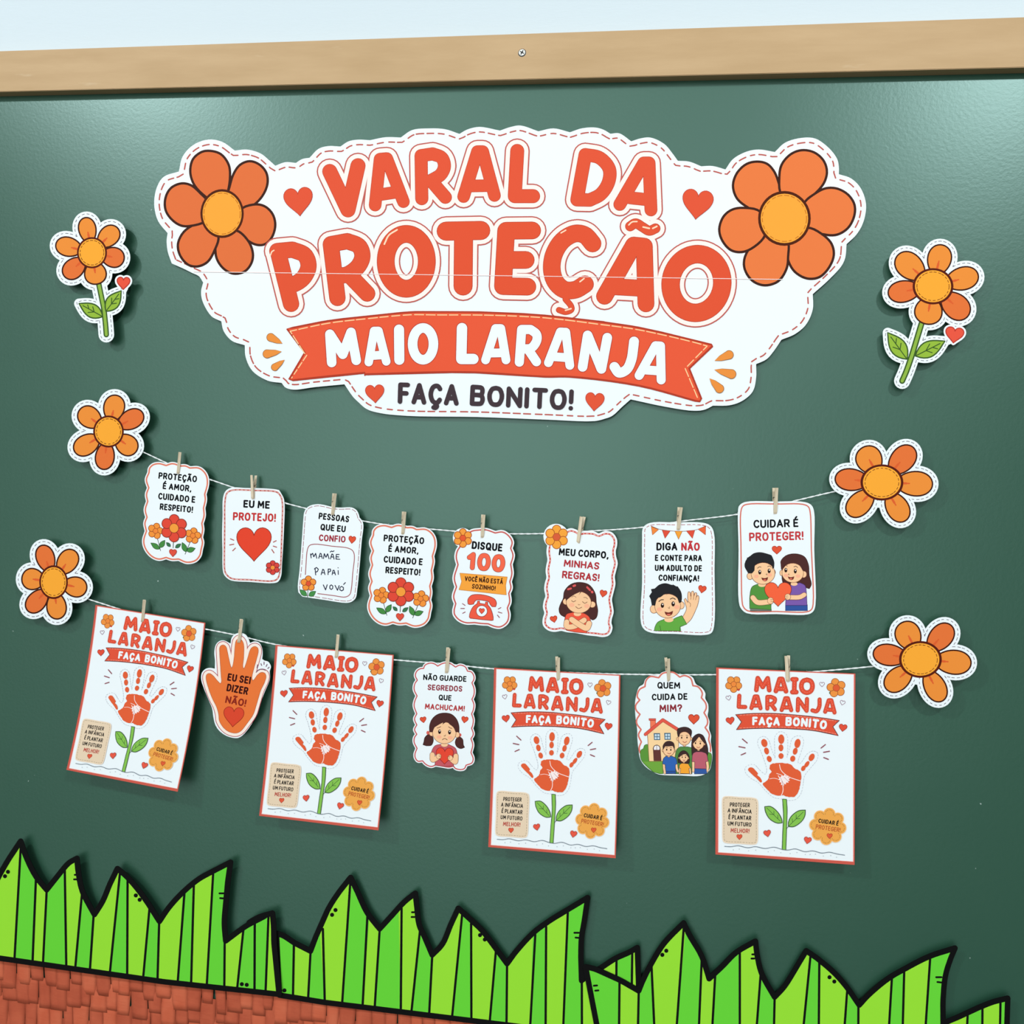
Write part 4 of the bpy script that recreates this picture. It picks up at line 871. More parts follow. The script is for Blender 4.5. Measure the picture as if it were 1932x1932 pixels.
S.part('printed_girl', outlined(v.P('390,1330 335,1380 318,1450 c305,1490 c360,1508 430,1500 460,1450 462,1390 c440,1340'), HAIRB, (44, 24, 26), .8)+outlined(v.P('860,1370 910,1410 920,1490 c940,1530 880,1550 820,1520 795,1460 c808,1400'), HAIRB, (44, 24, 26), .8)
  +[([v.E(382, 1308, 24, 28)], (216, 100, 92)), ([v.E(868, 1342, 22, 26)], (216, 100, 92))]+outlined(v.P('c405,1290 405,1200 445,1100 530,1028 640,1007 740,1028 815,1100 852,1200 c855,1310'), HAIRB, (44, 24, 26), .8)
  +outlined(v.P('c585,1480 490,1505 450,1560 c430,1622 c500,1640 c486,1800 620,1818 c772,1815 c760,1672 c832,1648 800,1545 c690,1482'), (196, 92, 102), (110, 40, 46), .8)+[([v.E(632, 1495, 54, 30)], SKINL), ([v.E(632, 1492, 52, 30)], SKIN)]
  +outlined(v.E(440, 1315, 40, 44), SKIN, SKINL, .8)+outlined(v.E(825, 1338, 38, 44), SKIN, SKINL, .8)+outlined(v.E(630, 1310, 178, 164, .04), SKIN, SKINL, .8)
  +[([v.E(552, 1372, 36, 26)], (248, 184, 150)), ([v.E(720, 1382, 36, 26)], (248, 184, 150))]
  +[([v.P('c410,1300 405,1200 455,1095 555,1028 680,1020 790,1080 845,1190 c850,1300 c802,1300 770,1230 c700,1172 c680,1130 c600,1184 c612,1152 540,1190 c482,1226 c450,1300')], HAIRB)]
  +face_eyes(v, [(558, 1292, 22, 34), (710, 1300, 22, 34)])+[(stroke(v.S('520,1236 550,1228 576,1214'), 1.1)+stroke(v.S('695,1216 715,1234 745,1242'), 1.1)+stroke(v.S('625,1355 640,1358 648,1340'), .8)+stroke(v.S('600,1416 620,1400 645,1398 674,1416'), 1.1), (90, 44, 34))], 'printed sad girl with pigtails')
p_heart(S, v, (636, 1662), 262, 250, .03, (228, 74, 54), (140, 38, 36), 1.1)
S.part('printed_arms', [(stroke(v.S('448,1640 455,1720 545,1672'), 10)+stroke(v.S('806,1660 795,1752 718,1690'), 10), SKINL), (stroke(v.S('448,1640 455,1720 545,1672'), 8.6)+stroke(v.S('806,1660 795,1752 718,1690'), 8.6), SKIN)]
  +[([v.E(545, 1665, 40, 42)], SKINL), ([v.E(545, 1665, 35, 37)], SKIN), ([v.E(720, 1690, 40, 42)], SKINL), ([v.E(720, 1690, 35, 37)], SKIN), (stroke(v.L('550,1648 580,1652'), .7)+stroke(v.L('550,1668 582,1674'), .7)+stroke(v.L('685,1668 715,1672'), .7)+stroke(v.L('685,1690 715,1692'), .7), SKINL)], 'arms and hands holding the heart')
clothespin(v.pt(692, 20), v.pt(662, 400), 18, 'the card with the sad girl')
# --- QUEM CUIDA DE MIM
v = L7; S = card('hanging_card', 'white cloud-topped card reading QUEM CUIDA DE MIM with a house and family', 'card', (1260, 1272), y0=1265, y1=1465)
S.paper([v.P('600,282 700,290 790,330 900,335 980,370 1030,470 1110,520 1165,600 1165,680 1205,760 1210,850 1200,930 1225,1010 1220,1120 1250,1220 1245,1300 1265,1450 1260,1600 1215,1740 1100,1803 800,1802 500,1788 400,1748 280,1660 215,1560 190,1420 175,1280 170,1120 150,980 140,850 140,740 165,600 200,510 260,470 290,400 370,345 480,338 530,300')])
S.part('printed_border', [(stroke(v.S('213,1470 200,1400 c232,1312 190,1210 c228,1132 168,1050 165,990 c212,910 158,850 150,780 c208,702 172,650 205,550 c285,505 300,420 360,360 c485,376 540,315 600,300 700,300 c792,366 860,345 950,385 c985,492 1060,510 1120,600 c1108,668 1170,750 1178,820 c1146,886 1195,980 1195,1050 c1162,1102 1222,1200 1215,1280 1240,1370 1240,1450'), 3.0), (216, 122, 108))], 'scalloped salmon line')
for s, p, q, h, c in (('QUEM', (465, 535), (798, 537), 96, BLACK), ('CUIDA DE', (385, 708), (906, 697), 96, BLACK), ('MIM?', (497, 880), (829, 872), 110, (140, 46, 58))): line_text(S, v, s, p, q, h, c, .21)
p_heart(S, v, (997, 984), 156, 142, .03, RED, (150, 50, 44))
S.part('printed_bush', outlined(v.P('325,1352 280,1360 258,1412 225,1432 218,1530 240,1590 300,1660 c400,1748 500,1776 c550,1776 c545,1590 c340,1590'), (92, 152, 62), (50, 96, 44), .8), 'green bush left of the house')
S.part('printed_bush', outlined(v.P('c1200,1462 1248,1480 1254,1600 1215,1720 c1180,1740'), (92, 152, 62), (50, 96, 44), .8), 'green bush behind the woman')
S.part('printed_lawn', [([v.P('c250,1600 c545,1592 c545,1775 c420,1752')], (112, 170, 66))], 'light green lawn')
ho = S.part('printed_house', outlined(v.P('c362,985 c440,985 c440,1060 c366,1120'), (240, 126, 92), (140, 54, 44), .8)+outlined(v.P('c342,972 c442,972 c442,1000 c346,1000'), (224, 92, 78), (140, 54, 44), .8)+outlined(v.L('545,990 320,1190 345,1595 775,1590 775,1150'), (250, 218, 164), (120, 80, 50), .9)
  +[(stroke(v.L('292,1202 545,992 785,1145'), 6.4), (132, 50, 42)), (stroke(v.L('292,1202 545,992 785,1145'), 5.2), (226, 92, 76))], 'printed cream house with a red roof')
for a, b2 in ((412, 1185), (565, 1181)):
    S.part('window', [([v.L('%d,%d %d,%d %d,%d %d,%d' % (a, b2, a+93, b2, a+96, b2+100, a+6, b2+100))], (46, 96, 126)), ([v.L('%d,%d %d,%d %d,%d %d,%d' % (a+x, b2+y, a+x+30, b2+y, a+x+30, b2+y+32, a+x, b2+y+32)) for x in (15, 54) for y in (14, 56)], (196, 226, 240))], parent=ho)
S.part('door', [([v.E(456, 1412, 56, 58)]+[v.L('402,1412 512,1412 524,1590 412,1590')], (70, 40, 36)), ([v.E(456, 1408, 44, 44)], (236, 240, 244)), ([v.L('408,1428 512,1428 520,1588 416,1588')], (100, 58, 52)), (stroke(v.L('456,1365 456,1426'), .8), (70, 40, 36))], parent=ho)
def person(name, hairp, hairc, body, facec, fr, bangs, eyes, mth, label, limbs=(), extra=(), ears=()):
    it = []
    if hairp: it += outlined(v.P(hairp), hairc, (34, 22, 24), .8)
    for t, w_ in limbs: it += [(stroke(v.S(t), w_*v.k+1.2), SKINL), (stroke(v.S(t), w_*v.k), SKIN)]
    for t, c in body: it += outlined(v.P(t), c, (50, 44, 60), .8)
    for x, y, r in ears: it += outlined(v.E(x, y, r, r*1.15), SKIN, SKINL, .7)
    it += outlined(v.E(facec[0], facec[1]+fr[1]*.75, fr[0]*.32, fr[1]*.45), SKIN, SKINL, .6)
    it += outlined(v.E(facec[0], facec[1], fr[0], fr[1]), SKIN, SKINL, .8)+[([v.P(bangs)], hairc)]
    for x, y, r in eyes: it.append(([v.E(x, y, r, r*1.5, 0, 12)], (44, 26, 22)))
    it.append(([q for x, y, r in eyes for q in stroke(v.S('%g,%g %g,%g %g,%g' % (x-r*1.6, y-r*2.8, x, y-r*3.4, x+r*1.6, y-r*2.8)), .8)], (60, 36, 30)))
    it.append((stroke(v.S(mth), 1.2), (178, 92, 78)))
    it += list(extra); S.part(name, it, label)
DH = (62, 44, 44)
person('printed_man', 'c770,1250 755,1170 762,1125 850,1095 920,1108 965,1150 c955,1240', DH, [('c800,1382 750,1422 722,1540 c720,1778 c970,1778 c978,1400 c905,1382', (82, 138, 70))], (860, 1262), (92, 98),
 'c765,1235 758,1150 800,1108 870,1095 930,1115 965,1160 c952,1225 c930,1170 860,1150 c800,1175 c785,1240', [(820, 1250, 10), (898, 1248, 10)], '838,1305 865,1322 892,1305', 'printed man in a green jumper', ears=[(765, 1270, 22), (955, 1265, 20)])
person('printed_woman', '1065,1194 1130,1218 1170,1300 1200,1400 c1205,1480 c1190,1520 c970,1505 965,1330 990,1240', DH, [('c1010,1695 c1178,1700 c1186,1778 c1005,1778', (52, 92, 164)), ('c1030,1455 985,1482 c968,1600 c1010,1602 c1008,1700 c1178,1706 c1170,1602 c1206,1592 1180,1485 c1112,1455', (186, 98, 114))], (1065, 1330), (82, 92),
 'c985,1340 985,1260 1030,1208 1090,1204 1140,1250 c1158,1340 c1120,1300 c1075,1235 1030,1290', [(1022, 1330, 10), (1092, 1335, 10)], '1040,1385 1062,1397 1085,1387', 'printed woman with long hair in a mauve shirt', limbs=[('990,1600 992,1700 990,1735', 34), ('1190,1595 1200,1680 1190,1730', 34)], ears=[(1150, 1345, 14)])
person('printed_boy', None, DH, [('c590,1728 c730,1728 c735,1776 c590,1776', (44, 84, 156)), ('c590,1520 555,1555 c540,1632 c580,1642 c588,1738 c728,1738 c730,1642 c756,1632 738,1555 c682,1520', (50, 102, 182))], (632, 1432), (82, 86),
 'c548,1430 545,1370 580,1315 640,1297 700,1322 718,1380 c714,1430 c690,1372 c630,1378 c580,1378', [(602, 1425, 10), (662, 1428, 10)], '615,1475 640,1486 662,1475', 'printed boy in a blue shirt', limbs=[('560,1635 565,1700 575,1765', 28), ('742,1635 750,1700 765,1740', 28)], ears=[(552, 1435, 18), (712, 1440, 16)])
person('printed_girl', '850,1438 910,1478 935,1560 c930,1622 c770,1618 765,1560 790,1472', DH, [('c820,1622 788,1650 c784,1692 c804,1698 c800,1772 c932,1775 c925,1698 c950,1692 c915,1630', (244, 170, 56))], (852, 1538), (62, 68),
 'c785,1540 790,1480 850,1442 910,1480 c920,1540 c880,1490 830,1500', [(828, 1535, 8), (876, 1538, 8)], '840,1575 855,1584 870,1576', 'printed small girl in a yellow shirt', limbs=[('794,1695 792,1770', 20), ('940,1695 948,1770', 20)], ears=[(785, 1545, 12), (915, 1550, 12)])
clothespin(v.pt(606, 88), v.pt(628, 432), 20, 'the card with the house')
# ================================================================ the four posters (drawn once, on the last one)
CORN = {4: [(1351.3, 1259.3), (1613.9, 1270.8), (1612.4, 1631.9), (1349.8, 1612.1)], 3: [(932.2, 1259.7), (1170.5, 1273.5), (1161.6, 1619.3), (921.2, 1598.1)],
        2: [(519.9, 1216.7), (742.9, 1235.4), (714.0, 1566.7), (488.8, 1539.2)], 1: [(180.2, 1141.2), (387.4, 1175.1), (335.2, 1493.8), (125.3, 1452.5)]}
def poster(i, label, bow, lift, top):
    H4 = fit(CORN[4], [(0, 0), (1, 0), (1, 1), (0, 1)]); F = fit([(0, 0), (1, 0), (1, 1), (0, 1)], CORN[i])
    def warp(x, y):
        u, t = H4(x, y); X, Y = F(u, t); return (X+bow*4*t*(1-t), Y)
    S = card('poster', label, 'poster', top, .0150, lift, 1262, 1630, 'MAIO LARANJA posters', warp, 9)
    u, l = L5, L6; c4 = CORN[4]
    S.paper([c4], ink((204, 94, 80)), name='backing_sheet', label='red backing sheet')
    q = l.L('105,-1055 1808,-985 1800,1372 98,1255'); n = 14
    S.n += 8
    S.part('print_margin', [([q], (246, 206, 202))]); S.part('printed_sheet', [([shrink(q, 1.6)], PAPER)], 'white printed sheet')
    FL = (150, 78, 44)
    S.part('printed_flower', [([u.E(355, 470, 20)], (206, 80, 66))]+small_flower(u.pt(295, 405), 104*u.k, 5, .63, (236, 152, 70), (236, 142, 66), FL, .8, .3), 'orange flower')
    S.part('printed_flower', [([u.E(1510, 515, 16)], (70, 120, 70))]+small_flower(u.pt(1585, 452), 118*u.k, 5, -.2, (236, 152, 70), (222, 96, 56), FL, .8, .34), 'orange flower with a red centre')
    def bold(wd, spec):
        ls = [A_(u, t, 0)[0] if sm == 'L' else Sm(u, t, 0)[0] for sm, t in spec]; w1 = wd*u.k
        fl = [x for q in ls for x in q]
        S.part('lettering', [(strokes(fl, w1+2.6), (252, 236, 232)), (strokes(fl, w1+.6), (136, 58, 56)), (strokes(fl, w1-.9), (226, 82, 56)), ([p for x in fl for p in dashes(x, 2.6, 2.2, .5)], (244, 156, 136))], 'red puffy letters')
    bold(55, [('L', '580,478 598,330 660,440 722,332 742,480'), ('L', '825,492 872,340 905,340 952,495|848,463 932,463'), ('L', '1060,345 1055,505|1035,345 1082,345|1032,505 1082,505'), ('S', '1215,350 1265,370 1285,430 1265,490 1215,512 1165,490 1145,430 1165,370 1215,350')])
    bold(48, [('L', '366,550 358,690 440,692'), ('L', '518,705 560,560 592,560 632,708|540,674 612,674'), ('L', '718,712 718,565'), ('S', 'c718,565 c765,565 812,590 805,630 c765,658 c720,658|c765,658 c812,720'), ('L', '898,730 944,582 975,582 1018,732|920,698 998,698'), ('L', '1100,735 1105,590 1212,740 1216,592'), ('S', 'c1375,598 1370,690 1335,745 1285,735'), ('L', '1445,752 1490,608 1522,608 1562,762|1468,724 1548,730')])
    for c, r in (((1405, 410), 0), ((230, 580), -.2), ((1663, 640), .25)):
        q = heart(u.pt(*c), 62*u.k, 58*u.k, r); S.part('printed_heart', [(stroke(q, 1, True), (156, 130, 150))], 'small outlined white heart')
    for c, r, w_ in (((252, 868), -.15, 104), ((1668, 956), .15, 100)): p_heart(S, u, c, w_, 92, r, (224, 84, 62), (150, 50, 46), 1)
    q = u.P('c320,788 460,776 620,770 850,774 1200,803 1420,830 c1622,862 c1542,940 c1608,1052 1300,990 1000,966 700,960 500,965 c330,977 c393,880')
    rb2 = S.part('printed_ribbon', [([q]+stroke(q, 1.2, True), (84, 56, 62)), ([shrink(q, .7)], (222, 86, 60)), (dashes(u.S('370,795 620,786 850,790 1200,820 1580,868'), 4, 2, .6), (250, 190, 170)), (dashes(u.S('370,958 700,944 1000,950 1300,975 1580,1030'), 4, 2, .6), (250, 190, 170))], 'red ribbon')
    for s, a, b2, h, sg in (('FAÇA', (528, 922), (874, 930), 108, 2), ('BONITO', (944, 930), (1458, 978), 114, 9)):
        t = text(s, u.pt(*a), u.pt(*b2), h*u.k, .25, sg*u.k); S.part('lettering', [(ink_of(t, h*u.k*.25), PAPER)], 'white lettering', rb2)
    o = lambda x, y: (x, y+1266)
    S.part('stitched_outline', [(dashes(u.S('440,1450 500,1415 560,1420 620,1480 690,1535 708,1505 700,1430 640,1260 595,1150 610,1090 670,1060 730,1100 770,1220 c815,1335 810,1200 815,1060 880,1000 960,1040 975,1150 c965,1325 1000,1200 1030,1090 1090,1055 1150,1065 1175,1120 1150,1230 1105,1390 1130,1400 1220,1280 1290,1245 1350,1270 1345,1350 1260,1460 1185,1560 1165,1680 1140,1780 1080,1850 1000,1868 900,1848 800,1830 700,1750 600,1640 500,1580 440,1510 435,1455'), 3, 2.4, .7), (182, 192, 206))])
    random.seed(3)
    fing = [(680, 1145, 38, 52, -.3), (708, 1245, 30, 44, -.25), (742, 1345, 30, 40, -.4), (893, 1097, 38, 60, 0), (889, 1205, 30, 44, 0), (890, 1308, 32, 36, 0), (1097, 1150, 37, 58, .2), (1068, 1248, 29, 44, .25), (1037, 1342, 32, 38, .2), (1275, 1325, 33, 50, .5), (1215, 1412, 24, 46, .6), (1170, 1463, 26, 36, .5)]
    hp = (224, 98, 58)
    palm = [(760, 150), (830, 132), (930, 132), (1010, 150), (1060, 195), (1130, 240), (1145, 290), (1135, 360), (1125, 430), (1100, 510), (1060, 550), (990, 560), (920, 535), (870, 540), (800, 530), (720, 470), (660, 390), (690, 370), (730, 330), (745, 270), (770, 240), (745, 200)]
    pq = smooth_path([l.pt(*p) for p in palm], [False]*len(palm), True, 4); rag = []
    for j, p in enumerate(pq):
        a = random.uniform(-.55, .55); rag.append((p[0]+a, p[1]+random.uniform(-.55, .55)))
    th = l.P('475,215 490,190 530,188 570,225 600,265 590,280 625,310 650,362 638,375 580,322 520,268')
    S.part('printed_handprint', [([u.E(x, y, a, b2, r) for x, y, a, b2, r in fing]+[rag, th], hp),
      (stroke(l.S('870,150 890,220 980,300 1135,356'), 1.3)+stroke(l.S('745,330 800,322 850,332'), .8)+stroke(l.S('855,290 895,370 916,450 908,505 890,540'), 1.3)+stroke(l.S('835,262 900,285 960,340'), 1), (250, 236, 232)),
      ([l.L('862,300 880,310 905,280 912,300 940,272 950,296 985,290 975,312 1004,318 985,335 1002,352 978,358 985,378 955,375 950,400 932,390 922,425 910,395 890,410 892,375 868,372 880,350 850,338 872,325')], (248, 240, 240)),
      (stroke(l.L('880,310 925,400'), .6)+stroke(l.L('930,310 985,365'), .6)+stroke(l.L('900,350 915,420'), .6), (170, 110, 110))], 'orange handprint')
    p_rays(S, u, ['405,1095 465,1145', '360,1190 438,1205', '388,1295 445,1270', '1393,1208 1447,1165', '1425,1262 1498,1248', '1428,1328 1485,1350'], 14, (146, 84, 96))
    S.part('printed_stem', outlined(l.P('c910,585 c958,588 966,720 962,900 c950,1222 c905,1218 912,1000 922,800'), (132, 198, 84), (48, 84, 52), 1.4), 'green stem')
    for t, vn in (('c685,680 760,678 850,750 895,830 c905,882 840,885 745,830 695,740', '710,695 880,862|800,780 800,735|800,780 745,772|850,830 850,785'), ('c1195,722 1110,732 1020,800 985,870 c982,928 1050,930 1150,862 1190,790', '1170,745 1000,910 955,960|1080,832 1080,780|1080,832 1130,830|1035,875 1030,830')):
        S.part('leaf', outlined(l.P(t), (132, 198, 84), (48, 84, 52), 1.5)+[(strokes(A_(l, vn, 0)[0], .9), (48, 84, 52))])
    bx = l.P('195,554 370,564 545,574 583,590 596,625 595,860 592,1105 580,1138 550,1150 380,1141 205,1131 172,1118 160,1085 158,850 155,600 165,566')
    bo = S.part('text_box', [(grow(bx, 1.2), (240, 230, 212)), ([bx], (228, 214, 186)), ([p for r in inset(bx, 2.4, 2) for p in dashes(r, 3, 2.4, .7)], (150, 136, 112))], 'beige rounded text box')
    for s, a, b2, h, c in (('PROTEGER', (246, 680), (497, 687), 54, BLACK), ('A INFÂNCIA', (217, 752), (520, 769), 54, BLACK), ('É PLANTAR', (228, 836), (514, 852), 56, BLACK), ('UM FUTURO', (217, 916), (517, 933), 54, BLACK), ('MELHOR!', (255, 1004), (492, 1014), 56, (180, 76, 66))): line_text(S, l, s, a, b2, h, c, .175, bo)
    q = heart(l.pt(367, 1062), 68*l.k, 66*l.k); S.part('printed_heart', [([q]+stroke(q, 1, True), (170, 70, 54)), ([shrink(q, .4)], (222, 94, 66))], None, bo)
    C = l.pt(1478, 928); R = 226*l.k; lob = [disc((C[0]+R*.70*math.sin(.12+2*PI*j/8), C[1]-R*.70*math.cos(.12+2*PI*j/8)), R*.32, 20) for j in range(8)]
    dl = [disc((C[0]+R*.70*math.sin(.12+2*PI*j/8), C[1]-R*.70*math.cos(.12+2*PI*j/8)), R*.23, 20) for j in range(8)]
    bg = S.part('text_badge', [([p for q in lob for p in grow(q, 1.1)]+[disc(C, R*.75, 24)], (246, 214, 170)), (lob+[disc(C, R*.75, 24)], (236, 172, 82)), ([p for r in union_runs(dl+[disc(C, R*.66, 30)], 1) for p in dashes(r, 2.4, 1.8, .7)], (160, 116, 60))], 'orange scalloped text badge')
    line_text(S, l, 'CUIDAR É', (1356, 880), (1611, 920), 54, BLACK, .2, bg); line_text(S, l, 'PROTEGER!', (1323, 955), (1632, 1002), 56, (184, 90, 46), .17, bg)
    q = heart(l.pt(1500, 1050), 68*l.k, 64*l.k, .05); S.part('printed_heart', [([q]+stroke(q, 1, True), (170, 70, 40)), ([shrink(q, .4)], (222, 96, 58))], None, bg)
    p_heart(S, l, (718, 1018), 88, 84, -.18, (230, 92, 72), (150, 54, 50), .9); p_heart(S, l, (1224, 1105), 92, 86, .18, (230, 92, 72), (150, 54, 50), .9)
    S.part('ground_line', [(stroke(l.S('180,1178 260,1182 350,1170 470,1195 570,1182 690,1205 800,1188 900,1215 970,1225 1070,1210 1190,1245 1290,1235 1400,1262 1500,1252 1600,1275 1690,1288'), .95), (92, 112, 128)),
      ([disc(l.pt(x, y), .7, 8) for x, y in ((290, 1222), (365, 1213), (482, 1234), (572, 1226), (728, 1246), (805, 1232), (888, 1258), (1005, 1268), (1090, 1256), (1195, 1280), (1255, 1280), (1322, 1276), (1422, 1300), (1515, 1294), (1588, 1315))], (140, 152, 168))], 'wavy ground line with dots')
poster(1, 'MAIO LARANJA handprint poster, leftmost of four, hanging tilted beside the orange hand card', 5.0, .020, (270, 1158))
clothespin(L2.pt(826, 62), L2.pt(806, 272), 26, 'the leftmost poster')
poster(2, 'MAIO LARANJA handprint poster, second of four, right of the orange hand card', 2.0, .015, (635, 1226))
clothespin((637.8, 1198), (634.2, 1241), 16, 'the second poster, right of the orange hand')
poster(3, 'MAIO LARANJA handprint poster, third of four, between the sad girl card and house card', 1.0, .013, (1050, 1266))
clothespin((1052, 1239.5), (1052.8, 1284), 18, 'the third poster, between the sad girl and the house')
poster(4, 'MAIO LARANJA handprint poster, rightmost of four, largest in view', 0.0, .012, (1485, 1264))
clothespin(L5.pt(968, 48), L5.pt(980, 372), -20, 'the rightmost poster')
# ================================================================ crepe paper fringe and paper grass
G1, G2, G3, G4 = View(0, 1560, .2588), View(400, 1600, .2588), View(850, 1660, .2588), View(1350, 1660, .30124)
LG, DG, BK = (150, 230, 58), (102, 218, 60), (6, 12, 8)
def fr_y(x): return 1808+.118*x+2.2e-5*x*x
random.seed(11)
r0 = wall(300, 1850, .002)
fringe = empty('crepe_paper_fringe', r0, 'rust-red crepe paper fringe hanging under the paper grass in the lower left corner', 'fringe')
x_row = []
for row, (dy, dep) in enumerate(((92, .0010), (60, .0018), (24, .0026), (-12, .0034))):
    x = -45+row*9
    while x < 900:
        wd = random.uniform(19, 33); y = fr_y(x+wd/2)+dy+random.uniform(-6, 6)
        if y < 1945:
            hgt = random.uniform(70, 96) if row < 2 else random.uniform(46, 64); lean = random.uniform(-3, 3); nar = random.uniform(-1.5, 2.5); pk = random.uniform(.0003, .0014)
            bm = bmesh.new(); gr = []; nx, ny = 4, 5
            for j in range(ny+1):
                t = j/ny; rowv = []
                for i2 in range(nx+1):
                    s = i2/nx; px = x+nar*t+(wd-2*nar*t)*s+lean*t; py = y+hgt*t+.12*(wd*s)
                    rowv.append(bm.verts.new(wall(px, py, dep+pk*math.sin(PI*min(1, t*1.05))*.7+.0011*math.sin(PI*s)+.0012*t*t*(pk/.002)+random.uniform(-.0002, .0002))-r0))
                gr.append(rowv)
            for j in range(ny):
                for i2 in range(nx): bm.faces.new((gr[j][i2], gr[j][i2+1], gr[j+1][i2+1], gr[j+1][i2]))
            bmesh.ops.recalc_face_normals(bm, faces=bm.faces[:]); bmesh.ops.solidify(bm, geom=bm.faces[:], thickness=.0003)
            mesh_obj('fringe_strip', bm, CREPE[random.random() < .35], fringe, True)
        x += wd-random.uniform(-.6, 2.5)
def grass(label, prof, bottom, lines, dots, ticks, depth, first_light, at):
    """prof: top centre line from left to right; lines: divider (top, bottom) points from left to right"""
    root = empty('paper_grass', wall(*at, depth), label, 'paper grass', 'paper grass strips along the bottom of the board')
    S = Sheet(root, depth); full = prof+bottom[::-1]
    S.paper([full]+stroke(full, 10.6, True), ink(BK), t=.0005, label='black-edged strip of grass')
    def near(p): return min(range(len(prof)), key=lambda i: (prof[i][0]-p[0])**2+(prof[i][1]-p[1])**2)
    cuts = [(0, prof[0], bottom[0])]+[(near(a), a, b) for a, b in lines]+[(len(prof)-1, prof[-1], bottom[-1])]
    def on_bottom(p):
        a, b = min(zip(bottom, bottom[1:]), key=lambda e: abs((e[0][0]+e[1][0])/2-p[0])-abs(e[1][0]-e[0][0])/2)
        t = (p[0]-a[0])/(b[0]-a[0]); return (p[0], a[1]+(b[1]-a[1])*t)
    lines = [(a, on_bottom(b)) for a, b in lines]
    cuts = [cuts[0]]+[(c[0], c[1], on_bottom(c[2])) for c in cuts[1:-1]]+[cuts[-1]]
    li, da_ = [], []
    for n_, (A, B) in enumerate(zip(cuts, cuts[1:])):
        if B[0]-A[0] < 1: continue
        mid = [q for q in bottom if A[2][0] < q[0] < B[2][0]]
        poly = prof[A[0]:B[0]+1]+[B[2]]+mid[::-1]+[A[2]]
        (li if (n_ % 2 == 0) == first_light else da_).append(poly)
    for q in li: S.part('grass_blade', [([q], LG)], 'light green stripe')
    for q in da_: S.part('grass_blade', [([q], DG)], 'darker green stripe')
    S.part('black_outline', [(stroke(full, 10.4, True)+[p for a, b in lines for p in stroke([a, b], 4.4)], BK)])
    S.part('printed_dots', [([disc(p, 3.9, 14) for p in dots]+[q for a, b in ticks for q in stroke([a, b], 3.6)], BK)])
def ln(vw, t): return [(vw.pt(*map(float, a.split(','))), vw.pt(*map(float, b.split(',')))) for a, b in (x.split('>') for x in t.split())]
def pts(vw, t): return vw.L(t)
sec = lambda g: [(a, b) for a, b in g]
# third strip first (behind nothing), then the second, then the first, each a little nearer
g2 = multi([(G2, 'c470,622 520,640 c600,692 c718,752 760,640 800,550 850,440 920,330 c1010,215 1060,320 1130,470 c1222,590 1300,505 1400,395 c1482,330 1492,420 1510,560 1550,650 c1605,780 1680,700 1740,560 c1795,440')]
 +[(G3, '140,285 230,370 330,500 c412,612 480,520 600,390 720,300 860,215 c1000,130 975,300 955,420 950,560 c955,735 1000,700 1100,640 1200,575 1300,530 c1362,495 1365,620 c1372,800')], False)
g2b = [G2.pt(490, 1072), G2.pt(820, 1125), G2.pt(1180, 1175), G2.pt(1600, 1230), (905, 1928), (990, 1938), (1100, 1956), (1202, 1972)]
grass('middle strip of cut-out paper grass, second of three', g2, g2b,
 ln(G2, '597,700>590,1080 718,765>700,1095 808,590>822,1115 1008,250>948,1130 1133,490>1097,1155 1222,600>1185,1165 1382,440>1376,1190 1515,610>1452,1195 1605,790>1582,1210')+ln(G3, '85,250>10,1025 150,290>152,1035 333,490>285,1045 412,620>408,1050 618,400>580,1070 697,340>693,1090 855,235>820,1100 957,740>958,1120 1210,590>1205,1150 1325,530>1315,1180'),
 pts(G2, '900,452 875,487 497,1038 528,1038')+pts(G3, '215,403 250,435'), ln(G3, '903,386>935,386 912,421>935,423')+ln(G2, '1458,468>1475,468 1455,503>1475,503'), .0105, False, (800, 1780))
g3 = multi([(G3, 'c985,635 1050,650 1130,685 1240,735 c1372,810 1400,740 1470,600 1560,460 c1700,315 1740,400 1830,555')]
 +[(G4, 'c-40,620 40,545 130,455 c250,385 262,480 290,590 c370,735 430,670 500,560 c568,445 640,495 740,580 820,670 c900,785 960,720 1080,620 1200,550 1340,480 c1500,428 1470,500 1440,600 1425,750 c1425,900 1520,860 1650,800 1740,765 c1830,742 c1822,920')], False)
g3b = [G3.pt(1070, 1075), (1135, 1948), (1300, 1972), (1500, 1999), (1700, 2025), (1896, 2050)]
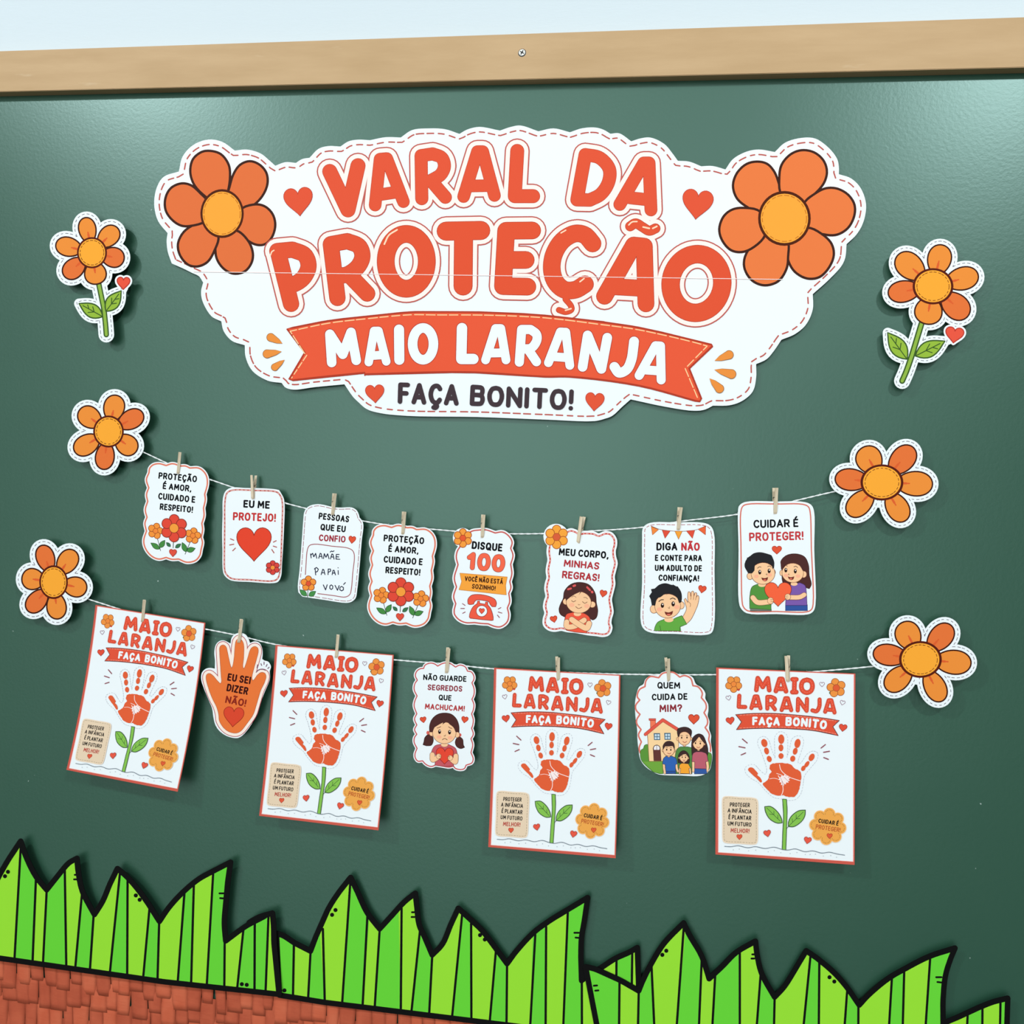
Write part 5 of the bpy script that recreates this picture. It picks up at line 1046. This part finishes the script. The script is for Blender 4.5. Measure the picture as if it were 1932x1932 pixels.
grass('right strip of cut-out paper grass, last of three, tip overlapping the middle strip', g3, g3b,
 ln(G3, '1232,740>1228,1090 1372,820>1365,1110 1465,620>1490,1130 1700,350>1640,1150 1832,560>1805,1170 1930,690>1900,1190')+ln(G4, '152,450>152,960 282,600>245,975 370,745>362,990 595,475>530,1020 650,510>645,1040 825,690>790,1060 895,795>893,1075 1105,610>1070,1100 1182,560>1165,1115 1345,480>1295,1130 1425,890>1430,1150 1580,825>1560,1170 1672,790>1668,1190 1785,760>1775,1200'),
 pts(G3, '1573,517 1544,547')+pts(G4, '714,610 744,637'), ln(G4, '1382,610>1415,610 1390,640>1415,643 230,467>242,467 225,493>242,493')+ln(G3, '1045,772>1068,770 1055,808>1078,806'), .0125, False, (1500, 1850))
g1 = multi([(G1, 'c-260,420 -200,560 c-150,600 -90,520 0,345 70,225 c150,105 190,220 260,360 c340,460 420,360 500,265 c560,230 570,330 600,470 c688,640 750,540 800,420 c855,305 920,360 1000,450 1080,560 c1162,690 1230,590 1330,480 1450,380 1560,320 c1680,258 1660,400 1645,560 1635,700 c1645,832 1700,790 1800,720 1932,650')]
 +[(G2, '270,545 340,505 c440,475 448,560 452,700 470,900 c488,1062')], False)
g1b = [G1.pt(-260, 930), G1.pt(0, 958), G1.pt(400, 1010), G1.pt(800, 1072), G1.pt(1200, 1130), G1.pt(1500, 1160), G1.pt(1850, 1200), G2.pt(488, 1066)]
grass('left strip of cut-out paper grass, first of three, above the crepe fringe', g1, g1b,
 ln(G1, '-150,600>-140,945 152,130>105,970 262,370>237,985 340,470>313,995 472,310>483,1010 597,490>548,1030 682,650>655,1045 875,330>800,1070 930,375>927,1090 1090,590>1043,1105 1160,700>1148,1120 1345,480>1295,1135 1413,420>1393,1145 1555,320>1507,1155 1638,830>1635,1170 1775,745>1728,1185 1857,690>1855,1200')+ln(G2, '312,530>310,1040 412,490>390,1055'),
 pts(G1, '58,328 36,360 990,500 1018,532 1763,1147 1799,1152'), ln(G1, '545,350>555,350 540,383>560,383 1600,485>1632,485 1605,520>1632,522'), .0145, False, (260, 1780))
